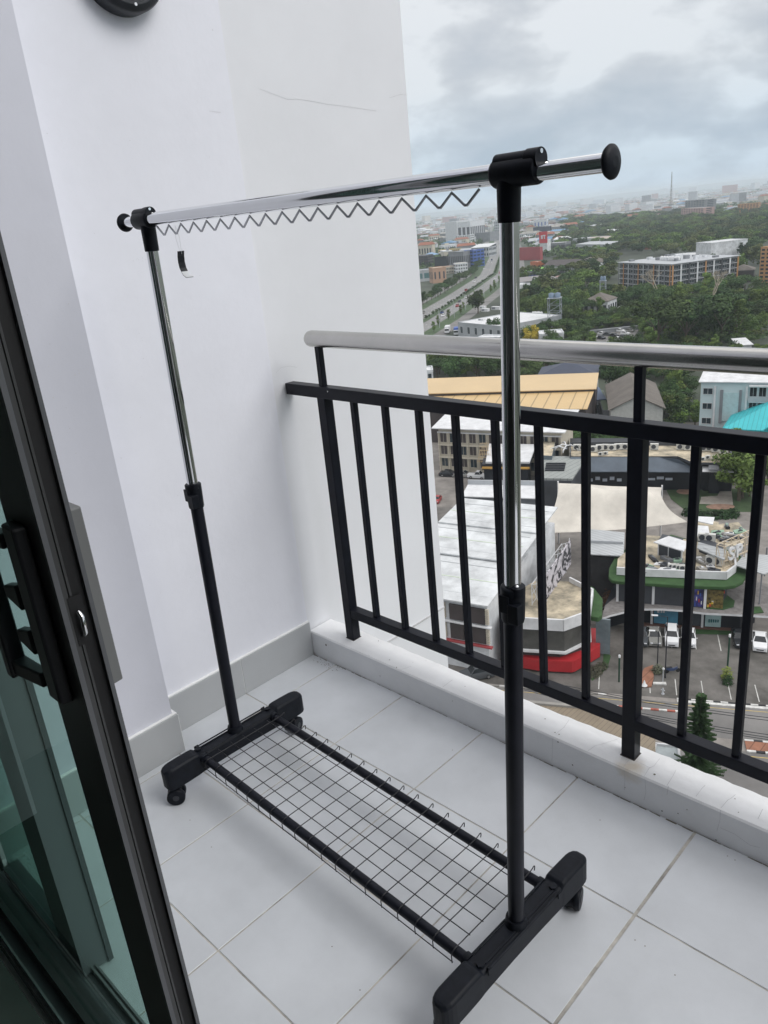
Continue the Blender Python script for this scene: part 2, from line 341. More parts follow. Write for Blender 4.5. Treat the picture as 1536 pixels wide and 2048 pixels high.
mb = MB(); s = on_plane(655, 783, 1, YB-.0006); mb.face([(s.x+.003*math.cos(a), s.y, s.z+.003*math.sin(a)) for a in [2.1*k for k in range(3)]], CAULK); mb.build('paint_chip', ra)

# ------------------------------------------------------------------ clothes rack
rk = thing('clothes_rack', 'black and chrome rolling clothes rack with a wire shelf at its base', 'clothes rack', (.74, -.5143, 0), R(-1.75))
def LX(x, zz): return x + .030*(zz-.09)           # the rack leans a little
XL, XR = -.465, .465
def foot(sx):
    X = XL if sx < 0 else XR; out = sx
    mb = MB(); hw = .0235
    # profile along y: low middle, raised rounded ends
    half = [(.222, .066, .100, .004), (.2212, .060, .107, .010), (.2185, .056, .1115, .0155), (.213, .055, .1145, .0198), (.205, .055, .1165, .0225), (.195, .055, .1178, .0236), (.165, .055, .119, .0236), (.137, .056, .1190, .0236), (.128, .057, .1175, .0236), (.121, .058, .1085, .0232), (.04, .060, .1082, .0228), (.03, .060, .1088, .0228)]
    prof = [(-y, a_, b_, c_) for y, a_, b_, c_ in half]+half[::-1]
    rings = []
    for y, z0, z1, h in prof:
        c = .005; h = h*.90; z1 = z1 if z1 < .11 else .108+(z1-.108)*.75
        rings.append([(X-h, y, z0), (X+h, y, z0), (X+h, y, z1-c), (X+h-c, y, z1), (X-h+c, y, z1), (X-h, y, z1-c)])
    mb.grid(rings, BLACKPL, smooth=False)
    o = mb.build('foot', rk, bevel=.0022)
    g = MB()   # raised ribs and slots along the outer top edge, sockets for the rods
    g.box(X+out*.0090, -.105, .1078, X+out*.0125, .105, .1112, BLACKPL); g.box(X-out*.0170, -.105, .1078, X-out*.0205, .105, .1105, BLACKPL)
    g.box(X+out*.0185, -.110, .1078, X+out*.0225, .110, .1105, BLACKPL)
    for y in (-.112, .112): g.tube([(X+out*.006, y, .105), (X+out*.006, y, .1135)], .0085, BLACKPL, n=6); g.tube([(X-out*.018, y, .096), (X-out*.030, y, .096)], .0135, BLACKPL, n=16)
    for y in (-.108, .108): g.box(X+out*.0229, y-.006, .099, X+out*.0255, y+.006, .1105, BLACKPL)
    g.build('socket', o, bevel=.0006, seg=1)
    c = MB(); zz = .108; c.tube([(X, 0, zz), (X, 0, zz+.012), (LX(X, .13)-.0012, 0, .124)], [.0215, .0195, .0185], BLACKPL, n=28); c.build('pole_socket', o)
    for sy in (-1, 1):
        ca = MB(); yc = sy*.190; a = R(-35 if sy < 0 else 20)*1.0
        ca.tube([(X, yc, .044), (X, yc, .060)], .009, BLACKPL, n=14)
        # hooded twin-wheel caster
        ax = Vector((math.cos(a), math.sin(a), 0)); fwd = Vector((-math.sin(a), math.cos(a), 0)); cen = Vector((X, yc, .0235))-fwd*.007
        hood = []
        for s in (-1, -.85, .85, 1):
            r = .0205 if abs(s) == 1 else .0218
            hood.append([cen+ax*.0145*s+fwd*r*math.cos(t)+Vector((0, 0, 1))*r*math.sin(t) for t in [R(40+i*13) for i in range(14)]]+[cen+ax*.0145*s+fwd*.014*math.cos(t)+Vector((0, 0, 1))*.014*math.sin(t) for t in [R(209-i*13) for i in range(14)]])
        ca.grid(hood, BLACKPL, smooth=False)
        co = ca.build('caster', rk)
        for s in (-1, 1):
            wm = MB(); wm.tube([cen+ax*s*.005, cen+ax*s*.0066, cen+ax*s*.0175, cen+ax*s*.0188], [.0215, .0232, .0232, .0205], BLACKPL, n=28); wm.tube([cen+ax*s*.0188, cen+ax*s*.0198], .008, mat('wheel_hub', (.03, .033, .04), .45), n=16); wm.build('wheel', co)
for sx in (-1, 1): foot(sx)
for y in (-.112, .112):
    mb = MB(); mb.tube([(XL+.012, y, .096), (XR-.012, y, .096)], .0105, BLACKP, n=24); o = mb.build('base_rod', rk)
mb = MB(); r = .0011; zs = .0865
xs = [XL+.048+i*.0462 for i in range(19)]
for y in (-.126, -.075, -.0365, .0005, .0385, .082):
    zl = .1052 if y > -.1 else .0835
    mb.tube([(xs[0]-.018 if y > -.1 else xs[0]-.01, y, zl), (xs[-1]+.0015, y, zl)], r, WIRE, n=6)
for i, x in enumerate(xs):
    P = [(x, -.1265, .0812), (x, -.1268, .0985), (x, -.1235, .1055), (x, -.116, .1080), (x, -.108, .1077), (x, .104, .1077), (x, .116, .1085), (x, .1215, .1098), (x, .1258, .1122), (x, .1288, .1126), (x, .1306, .1110), (x, .1304, .106), (x, .1288, .101)]
    mb.tube(P, r, WIRE, n=6)
mb.build('wire_shelf', rk)
for sx, X in ((-1, XL), (1, XR)):
    mb = MB(); mb.tube([(LX(X, .112)+.0, 0, .112), (LX(X, .78), 0, .78)], .015, BLACKP, n=32); mb.build('lower_pole', rk)
    mb = MB(); mb.tube([(LX(X, .80), 0, .80), (LX(X, 1.35), 0, 1.35)], .0128, CHROME, n=40); mb.build('upper_pole', rk)
    mb = MB()
    mb.tube([(LX(X, .757), 0, .757), (LX(X, .760), 0, .760), (LX(X, .812), 0, .812), (LX(X, .8155), 0, .8155), (LX(X, .817), 0, .817)], [.0172, .0182, .0192, .0192, .0165], BLACKPL, n=28)
    xx = LX(X, .79)
    mb.tube([(xx+.012, -.004, .806), (xx+.012, -.004, .8195)], .0105, BLACKPL, n=16)
    mb.box(xx+.004, -.021, .762, xx+.0235, -.004, .794, BLACKPL); mb.box(xx-.012, -.0205, .776, xx+.006, -.0165, .806, BLACKPL)
    cl = mb.build('clamp_collar', rk, bevel=.0012)
    mb = MB(); mb.tube([(xx+.013, -.006, .8196), (xx+.013, -.006, .8210)], .0032, CHROME, n=12); mb.build('screw', cl)
    # T joint at the top
    mb = MB(); xt = LX(X, 1.37)
    mb.tube([(LX(X, 1.338), 0, 1.338), (LX(X, 1.341), 0, 1.341), (LX(X, 1.388), 0, 1.388)], [.0145, .0148, .0156], BLACKPL, n=32)
    xc = LX(X, 1.40); zr = 1.396 if sx > 0 else 1.400
    def cyl(x0, x1, rr_): mb.tube([(x0, 0, zr), (x0+.002, 0, zr), (x1-.002, 0, zr), (x1, 0, zr)], [rr_-.0015, rr_, rr_, rr_-.0015], BLACKPL, n=36)
    cyl(xc-.020, xc+.046, .0178) if sx > 0 else cyl(xc-.040, xc+.020, .0178)
    x0, x1 = (xc-.017, xc+.046) if sx > 0 else (xc-.040, xc+.018)
    mb.tube([(x0, 0, zr+.0115), (x1-.017, 0, zr+.0115)], .0115, BLACKPL, n=20); mb.tube([(x1-.0155, 0, zr+.0115), (x1+.003, 0, zr+.0115)], .0128, BLACKPL, n=24)
    tj = mb.build('tee_joint', rk, bevel=.002)
    mb = MB(); xs_ = x1+.0032; mb.tube([(xs_-.001, -.001, zr+.0195), (xs_+.0012, -.001, zr+.0195)], .0028, CHROME, n=12); mb.build('screw', tj)
    mb = MB(); xa, xb = (xc+.04, xc+.141) if sx > 0 else (xc-.035, xc-.094)
    zr = zr-.003 if sx > 0 else zr
    mb.tube([(xa, 0, zr), (xb, 0, zr)], .0108, CHROME, n=40); mb.build('end_tube', rk)
    mb = MB(); s = sx; mb.tube([(xb-s*.002, 0, zr), (xb+s*.001, 0, zr), (xb+s*.003, 0, zr), (xb+s*.006, 0, zr), (xb+s*.0072, 0, zr)], [.0170, .0190, .0187, .0135, .006], BLACKPL, n=40); mb.build('end_cap', rk)
mb = MB(); mb.tube([(LX(XL, 1.4)+.015, 0, 1.40), (LX(XR, 1.4)-.015, 0, 1.396)], .0129, CHROME, n=48); mb.build('hanging_rod', rk)
mb = MB(); nz_ = 18; xa, xb = LX(XL, 1.4)+.045, LX(XR, 1.4)-.045; P = []
for i in range(nz_):
    x = xa+(xb-xa)*i/nz_; d = (xb-xa)/nz_
    P += [(x, -.004, 1.3845-i*.00022), (x+d*.45, -.004, 1.3675-i*.00022), (x+d*.55, -.004, 1.3675-i*.00022)]
P.append((xb, -.004, 1.3810)); mb.tube(P, .0020, ZINC, n=8); mb.build('zigzag_hook_wire', rk)

# paper tag hanging from the zigzag wire
tg = thing('hang_tag', 'small curled black paper tag hanging by a thread from the rack rail', 'tag', (.43, -.506, 1.31))
TAGB = mat('tag_black', (.015, .017, .022), .35); TAGW = mat('tag_white', (.75, .77, .78), .5, var=.05)
mb = MB(); prof = []
wd = Vector((.35, .937, 0))*.0068; nn = Vector((-.937, .35, 0))
pp = [Vector(q_) for q_ in ((0, 0, .024), (-.003, 0, .014), (-.0045, 0, .003), (-.003, 0, -.008), (.003, -.001, -.016), (.013, -.004, -.022), (.026, -.008, -.0255), (.034, -.010, -.0262))]
mb.grid([[p-wd, p+wd, p+wd+nn*.0006-Vector((0, 0, .0003)), p-wd+nn*.0006-Vector((0, 0, .0003))] for p in pp], TAGB, smooth=False); mb.build('card', tg)
mb = MB(); mb.grid([[p-wd*.99+Vector((0, 0, .0006)), p+wd*.99+Vector((0, 0, .0006)), p+wd*.99+Vector((0, 0, .0009)), p-wd*.99+Vector((0, 0, .0009))] for p in pp[4:]], TAGW, smooth=False); mb.build('card_back', tg)
mb = MB(); mb.tube([(-.002, 0, .018), (-.010, 0, .05), (-.004, 0, .072)], .0003, TAGW, n=5); mb.tube([(.002, 0, .018), (.004, 0, .05), (-.004, 0, .072)], .0003, TAGW, n=5); mb.build('thread', tg)

# round wall lamp above
lm = thing('wall_lamp', 'round black bulkhead lamp high on the white wall, cut by the picture edge', 'lamp', (0, -.277, 1.953))
mb = MB(); mb.tube([(0.0008, 0, 0), (.036, 0, 0), (.044, 0, 0), (.050, 0, 0)], [.104, .104, .100, .088], mat('lamp_housing', (.018, .022, .028), .4, var=.2, scale=30, bump=.2), n=64); hs_ = mb.build('housing', lm)
mb = MB(); mb.tube([(.0495, 0, 0), (.062, 0, 0), (.070, 0, 0)], [.072, .062, .035], mat('lamp_lens', (.6, .6, .58), .4), n=48); mb.build('lens', lm)
mb = MB(); mb.tube([(.046, .004, -.088), (.0525, .004, -.088)], .0035, CHROME, n=12); mb.build('screw', hs_)

# ------------------------------------------------------------------ sliding glass doors, room
def glass_mat():
    m = bpy.data.materials.new('tinted_glass'); m.use_nodes = True; n = m.node_tree.nodes; l = m.node_tree.links.new; n.remove(n['Principled BSDF'])
    tr = n.new('ShaderNodeBsdfTransparent'); tr.inputs[0].default_value = (.66, .81, .77, 1); gl = n.new('ShaderNodeBsdfGlossy'); gl.inputs['Roughness'].default_value = .01
    fr = n.new('ShaderNodeFresnel'); fr.inputs[0].default_value = 1.5; mx = n.new('ShaderNodeMixShader'); ge = n.new('ShaderNodeNewGeometry'); bf = n.new('ShaderNodeMath'); bf.operation = 'SUBTRACT'; bf.inputs[0].default_value = 1; l(ge.outputs['Backfacing'], bf.inputs[1]); mu = n.new('ShaderNodeMath'); mu.operation = 'MULTIPLY'; l(fr.outputs[0], mu.inputs[0]); l(bf.outputs[0], mu.inputs[1]); l(mu.outputs[0], mx.inputs[0]); l(tr.outputs[0], mx.inputs[1]); l(gl.outputs[0], mx.inputs[2]); l(mx.outputs[0], n['Material Output'].inputs[0]); return m
GLASS = glass_mat()
ALU = mat('door_aluminium', (.060, .061, .063), .42, .3, var=.15, scale=6)
ALUG = mat('door_aluminium_grey', (.12, .125, .135), .45, .3, var=.1, scale=6)
ALUD = mat('door_channel', (.006, .006, .007), .6, var=.2, scale=20)
HND = mat('handle_grey', (.022, .024, .028), .38, var=.1); HNDG = mat('handle_plate_grey', (.16, .165, .165), .5, var=.1)
YI = -1.15; XD = 1.121; TH = .034
dr = thing('sliding_door', 'dark aluminium sliding door leaf with green glass and black pull handle', 'door', (0, YI, 0))
mb = MB(); mb.box(XD-.083, 0, .02, XD-.0025, TH, 2.15, ALU); st = mb.build('stile', dr)
mb = MB()
mb.box(XD-.0024, 0, .02, XD+.004, .0055, 2.15, ALUG); mb.box(XD-.0024, TH-.0045, .02, XD+.004, TH, 2.15, ALUG)
mb.box(XD-.0024, .0056, .02, XD+.0006, .0115, 2.15, ALU); mb.box(XD-.0024, .0135, .02, XD-.0004, .016, 2.15, ALU); mb.box(XD-.0024, .0162, .02, XD-.0018, TH-.0046, 2.15, ALUD); mb.build('edge_channel', st)
mb = MB(); mb.box(.20, .012, .04, XD-.084, .018, 2.10, GLASS); mb.build('glass_pane', dr)
mb = MB(); mb.box(.20, 0, .004, XD-.084, TH, .039, ALU); mb.box(.20, 0, 2.101, XD-.084, TH, 2.15, ALU); mb.build('rail', dr)
# pull handle on the room side
mb = MB()
mb.prism([(XD-.064, 0), (XD-.026, 0), (XD-.030, -.014), (XD-.060, -.014)], .902, 1.107, HND)
hd = mb.build('handle', dr, bevel=.003)
mb = MB()
for z0, z1 in ((1.078, 1.095), (.912, .930)): mb.prism([(XD-.135, -.008), (XD-.064, -.004), (XD-.064, -.016), (XD-.13, -.026)], z0, z1, HND)
mb.box(XD-.137, -.028, .908, XD-.121, -.008, 1.097, HND)
for zc_ in (1.022, .968): mb.grid([[(XD-.066, -.003, zc_-.016), (XD-.066, -.015, zc_-.016), (XD-.066, -.015, zc_+.014), (XD-.066, -.003, zc_+.014)], [(XD-.098, -.006, zc_-.006), (XD-.098, -.017, zc_-.006), (XD-.098, -.017, zc_+.007), (XD-.098, -.006, zc_+.007)]], HND, smooth=False)
mb.build('grip', hd, bevel=.002)
mb = MB(); mb.box(XD-.0018, .0095, .975, XD+.0012, .0235, 1.03, ALUD); mb.tube([(XD+.001, .017, .985), (XD+.007, .017, .990), (XD+.008, .017, 1.008), (XD+.002, .017, 1.012)], .0028, CHROME, n=8); mb.build('latch', st)
mb = MB(); mb.prism([(XD-.062, TH), (XD-.004, TH), (XD-.006, TH+.015), (XD-.058, TH+.015)], .912, 1.116, HNDG); mb.build('outer_handle', dr, bevel=.002)
d2 = thing('sliding_door', 'outer glass door leaf with a grey stile, seen through the nearer green pane', 'door', (0, YI+.052, 0))
mb = MB(); mb.box(.468, 0, .005, .565, .060, 2.15, mat('door_aluminium_light', (.20, .205, .22), .5, .2, var=.08)); mb.box(.566, .050, .005, .571, .060, 2.15, ALUG); mb.build('stile', d2)
mb = MB(); mb.box(.455, .002, .005, .467, .032, 2.15, ALU); mb.build('stile_reveal', d2)
mb = MB(); mb.box(.16, .012, .03, .454, .018, 2.10, GLASS); mb.build('glass_pane', d2)
mb = MB(); mb.box(.16, 0, .004, .454, .034, .029, ALUG); mb.box(.16, 0, 2.101, .454, .034, 2.15, ALU); mb.build('rail', d2)
fr = thing('door_frame', 'dark aluminium frame and floor track of the sliding doors', 'door frame', (0, 0, 0))
mb = MB()
mb.box(XP+.0115, YD-.075, .0, XP+.045, YD+.03, 2.2, ALU); mb.box(XP+.046, YD-.075, 2.155, XE-.1, YD+.03, 2.2, ALU); mb.build('jamb', fr)
mb = MB()
for y in (-1.175, -1.150+TH/2-.002, -1.098+.015, -1.075): mb.box(XP+.046, y, .0005, XE-.1, y+.004, .018, mat('track_metal', (.30, .31, .32), .4, .6))
mb.box(XP+.046, -1.18, -.03, XE-.1, -1.07, .0004, ALUG); mb.build('floor_track', fr)
ROOMW = mat('room_wall', (.42, .42, .41), .8, var=.05); ROOMF = mat('room_floor', (.08, .085, .08), .5, var=.2, scale=4)
mb = MB(); mb.box(-.25, -5.2, -.05, 4.2, YD-.075, -.002, ROOMF); tag(mb.build('room_floor'), kind='structure')
mb = MB(); mb.box(-.25, -5.2, 2.55, 4.2, YD-.03, 2.7, ROOMW); tag(mb.build('room_ceiling'), kind='structure')
mb = MB(); mb.box(-.25, -5.35, -.05, 4.2, -5.2, 2.55, ROOMW); mb.box(-.40, -5.2, -.05, -.25, YD-.21, 2.55, ROOMW); mb.box(4.2, -5.35, -.05, 4.35, YD, 2.55, ROOMW); tag(mb.build('room_walls'), kind='structure')
mb = MB(); mb.box(-.25, YD-.075, 2.201, 12, YD-.002, 9, PILPL); mb.box(XE-.1, YD-.075, 0, 12, YD-.002, 2.2, PILPL); tag(mb.build('facade_wall'), 'white facade wall above and beside the glass doors', 'wall')  # unseen parts raised and widened to block sky light from behind
# ================================================================== THE CITY BELOW
WH = mat('white_paint', (.60, .62, .64), .7, var=.28, scale=.45); WH2 = mat('white_roof', (.66, .69, .71), .5, var=.10, scale=.12, kind='seam', pat=1.1, axis=0)
WHT = mat('white_trim', (.60, .61, .62), .6, var=.16, scale=.6); LGREY = mat('light_grey', (.38, .40, .42), .7, var=.15, scale=.2); MGREY = mat('mid_grey', (.20, .21, .225), .7, var=.2, scale=.2)
DGREY = mat('dark_grey', (.045, .05, .06), .6, var=.3, scale=.3); BLK = mat('black_cladding', (.012, .015, .022), .5, var=.3, scale=.4); NAVY = mat('dark_blue_roof', (.035, .045, .075), .6, var=.15, scale=.3)
CREAM = mat('cream_wall', (.50, .46, .38), .8, var=.1, scale=.3); BROWNP = mat('brown_panel', (.055, .045, .045), .6, var=.2, scale=.5); CONC = mat('roof_concrete', (.43, .37, .27), .9, var=.55, scale=.42, bump=.1, col2=(.15, .14, .11))
CONCG = mat('stained_concrete', (.27, .26, .24), .9, var=.4, scale=.2); YEL = mat('yellow_metal_roof', (.54, .385, .19), .5, var=.07, scale=.1, kind='seam', pat=3.2, axis=0); YEL2 = mat('yellow_roof', (.54, .40, .22), .5, var=.06, scale=.1)
TEAL = mat('teal_roof', (.035, .42, .46), .5, var=.08, scale=.3, kind='seam', pat=.9, axis=0); SCHW = mat('pale_blue_wall', (.50, .60, .62), .7, var=.06, scale=.2); BRT = mat('brown_tile_roof', (.135, .12, .105), .85, var=.25, scale=.3, kind='seam', pat=.7, axis=1)
REDP = mat('red_paint', (.40, .022, .028), .5, var=.15, scale=.3); REDB = mat('red_board', (.30, .05, .055), .7, var=.1, scale=.1); TURF = mat('artificial_turf', (.030, .075, .022), .95, var=.3, scale=.8); TURF2 = mat('lawn', (.05, .085, .035), .95, var=.35, scale=.3)
ASPH = mat('asphalt', (.12, .113, .105), .8, var=.3, scale=.30, bump=.05, col2=(.055, .052, .046)); ASPH2 = mat('pale_asphalt', (.17, .165, .16), .85, var=.35, scale=.1); HWY = mat('highway_concrete', (.20, .20, .198), .85, var=.15, scale=.03); PAVE = mat('paving', (.21, .195, .18), .9, var=.3, scale=.4)
BRICK = mat('red_brick_paving', (.26, .12, .075), .9, var=.25, scale=.8, kind='grid', pat=1.0, axis=0); LINE = mat('painted_line', (.50, .50, .48), .8, var=.3, scale=1.5); YLINE = mat('yellow_line', (.45, .34, .12), .8, var=.3)
WIN = mat('window_glass', (.03, .045, .055), .15, var=.4, scale=.6); WINB = mat('shop_glass', (.02, .025, .03), .2, var=.5, scale=.5); BLUEP = mat('blue_shop_panel', (.08, .26, .38), .5, var=.3, scale=.6); ORG = mat('orange_cladding', (.42, .22, .09), .7, var=.12, scale=.2)
FAB = mat('tent_fabric', (.55, .52, .465), .8, var=.16, scale=.30); CORR = mat('corrugated_grey', (.40, .42, .43), .5, var=.12, scale=.3, kind='corr', pat=.55, axis=1); CORRW = mat('corrugated_white', (.62, .64, .655), .5, var=.08, scale=.2, kind='corr', pat=.9, axis=1)
TILEB = mat('brown_screen', (.20, .165, .12), .8, var=.15, scale=.5, kind='grid', pat=.42, axis=0); PINK = mat('pink_wall', (.42, .27, .25), .8, var=.1, scale=.2); LIME = mat('lime_roof', (.16, .42, .06), .6, var=.1); BLU = mat('blue_paint', (.04, .10, .35), .6, var=.1); TERRA = mat('terracotta', (.25, .09, .05), .8, var=.2)
BARK = mat('bark', (.10, .08, .06), .9, var=.3, scale=2); BARE = mat('pale_bark', (.33, .29, .23), .9, var=.2, scale=2)
LEAF = mat('leaves', (.072, .118, .044), .9, var=.55, scale=.16, rnd=.35, spec=.15); LEAFD = mat('dark_leaves', (.028, .055, .024), .9, var=.4, scale=.5, spec=.15); LEAFY = mat('yellow_blossom', (.48, .38, .04), .9, var=.3, scale=.6); LEAFL = mat('light_leaves', (.125, .185, .05), .9, var=.4, scale=.2, rnd=.25, spec=.15)

def blob(pts, h): return [tuple(at(u, v, h)[:2]) for u, v in pts]
def zz(n, pts): return [z(n, *p) for p in pts]
def sheet(name, pts, h, mt, px=True, thick=.0, kind='structure'):
    P = blob(pts, h) if px else pts
    mb = MB(); mb.prism(P, G+h-max(thick, .02), G+h, mt); o = mb.build(name)
    return tag(o, kind=kind) if kind else o
# --- ground reaching the horizon
GRD = mat('far_ground', (.050, .062, .042), .95, var=.5, scale=.02); e = None
gm = MATS['far_ground'].node_tree
mb = MB(); NN = 24
for i in range(NN):
    a0, a1 = 2*math.pi*i/NN, 2*math.pi*(i+1)/NN
    mb.face([(0, 0, G), (24000*math.cos(a0), 24000*math.sin(a0), G), (24000*math.cos(a1), 24000*math.sin(a1), G)], GRD)
tag(mb.build('ground'), kind='structure')
# mall frame: e along the shop front, f away from the balcony
E1 = Vector((.885, .465, 0)).normalized(); F1 = Vector((-E1.y, E1.x, 0)); O1 = at(1300, 1395, 0); AN = math.atan2(E1.y, E1.x)
def ml(a, b, h=0): p = O1+E1*a+F1*b; return Vector((p.x, p.y, G+h))
def mpoly(l): return [tuple(ml(a, b)[:2]) for a, b in l]
def inv(p): d = Vector((p[0], p[1], 0))-Vector((O1.x, O1.y, 0)); return d.dot(E1), d.dot(F1)
sheet('town_ground', mpoly([(-95, -30), (90, -30), (90, 125), (-95, 125)]), .004, PAVE, px=False)
sheet('parking_asphalt', mpoly([(-26, .2), (70, .2), (70, 17), (-26, 17)]), .012, ASPH, px=False)
sheet('back_lane', mpoly([(-62, 18), (-22, 18), (-22, 62), (-62, 62)]), .010, ASPH, px=False)
sheet('road', mpoly([(-90, -6.6), (90, -6.6), (90, -.55), (-90, -.55)]), .014, ASPH2, px=False)
sheet('road', mpoly([(-90, -20), (90, -20), (90, -8.6), (-90, -8.6)]), .014, ASPH2, px=False)
sheet('road_median', mpoly([(9.5, -8.4), (90, -8.4), (90, -6.9), (9.5, -6.9)]), .15, BRICK, px=False, thick=.14)
def stripes(name, a0, a1, b, mt1, mt2, wdt=.28, seg=.9, h=.16):
    mb = MB(); a = a0; i = 0
    while a < a1:
        mb.prism(mpoly([(a, b), (min(a+seg, a1), b), (min(a+seg, a1), b+wdt), (a, b+wdt)]), G+.012, G+h, (mt1, mt2)[i % 2]); a += seg+.001; i += 1
    return tag(mb.build(name), kind='structure')
KW = mat('kerb_white', (.55, .55, .53), .85, var=.3, scale=2); KB = mat('kerb_black', (.03, .03, .032), .85, var=.3); KR = mat('kerb_red', (.35, .10, .07), .85, var=.3)
stripes('kerb', 9.5, 60, -8.7, KW, KB); stripes('kerb', 9.5, 60, -6.88, KW, KB); stripes('kerb', -4.5, 4, -2.6, KW, KR, h=.15); stripes('kerb', 3, 60, -.05, KW, KB, wdt=.22, seg=.8); stripes('kerb', -60, -5, -.4, KW, CONCG, seg=3)
mb = MB(); mb.prism(mpoly([(3, -.55), (60, -.55), (60, -.1), (3, -.1)]), G+.01, G+.10, KW); tag(mb.build('kerb_gutter'), kind='structure')
mb = MB()
for a in range(-24, 60, 3):
    mb.prism(mpoly([(a, 11.8), (a+.12, 11.8), (a+.12, 16.5), (a, 16.5)]), G+.013, G+.018, LINE)
for a in range(-6, 46, 3):
    mb.prism(mpoly([(a, .9), (a+.1, .9), (a+.1, 4.4), (a, 4.4)]), G+.013, G+.018, LINE)
mb.prism(mpoly([(-60, -1.1), (60, -1.1), (60, -1.0), (-60, -1.0)]), G+.015, G+.020, YLINE); mb.prism(mpoly([(-60, -9.4), (60, -9.4), (60, -9.28), (-60, -9.28)]), G+.015, G+.020, YLINE)
tag(mb.build('road_markings'), kind='structure')
sheet('turf_verge', zz(6, [(440, 975), (500, 980), (500, 1015), (440, 1010)]), .05, TURF)
sheet('turf_verge', zz(6, [(880, 980), (1290, 1000), (1285, 1035), (880, 1025)]), .05, TURF)
sheet('turf_verge', zz(6, [(0, 1400), (110, 1290), (120, 1140), (180, 1220), (150, 1320), (20, 1430)]), .05, TURF)
sheet('brick_ramp', zz(6, [(425, 1480), (440, 1370), (470, 1320), (545, 1292), (550, 1400), (530, 1480)]), .16, BRICK, thick=.15)
sheet('planter_kerb', zz(6, [(545, 1440), (655, 1440), (660, 1460), (545, 1455)]), .2, KW, thick=.18)
sheet('shop_forecourt', zz(6, [(440, 925), (1290, 965), (1290, 1000), (440, 955)]), .12, mat('brown_paving', (.12, .06, .045), .8), thick=.1)

def local(root, p): c, s = math.cos(-root.rotation_euler[2]), math.sin(-root.rotation_euler[2]); x, y = p[0]-root.location.x, p[1]-root.location.y; return (c*x-s*y, s*x+c*y)
_w = {}
def window_part(root, name, x, y, zc, w_, h_, face, fm=None, gm_=None):
    "one window: a proud frame with a recessed pane, facing -y (f), +x (r) or -x (l)"
    key = (round(w_, 2), round(h_, 2), fm.name if fm else 0, gm_.name if gm_ else 0)
    if key not in _w:
        mb = MB(); f_ = fm or WHT; t_ = .08
        mb.box(-w_/2, -.10, -h_/2, -w_/2+t_, .02, h_/2, f_); mb.box(w_/2-t_, -.10, -h_/2, w_/2, .02, h_/2, f_); mb.box(-w_/2+t_, -.10, h_/2-t_, w_/2-t_, .02, h_/2, f_); mb.box(-w_/2+t_, -.14, -h_/2, w_/2-t_, .02, -h_/2+t_, f_)
        mb.box(-w_/2+t_, -.03, -h_/2+t_, w_/2-t_, .02, h_/2-t_, gm_ or WIN); mb.box(-.03, -.06, -h_/2+t_, .03, -.031, h_/2-t_, f_)
        _w[key] = mb.build(name, root)
        o = _w[key]
    else: o = _w[key].copy(); C.objects.link(o); o.parent = root; o.name = name
    o.location = (x, y, zc); o.rotation_euler = (0, 0, {'f': 0, 'r': math.pi/2, 'l': -math.pi/2}[face]); return o
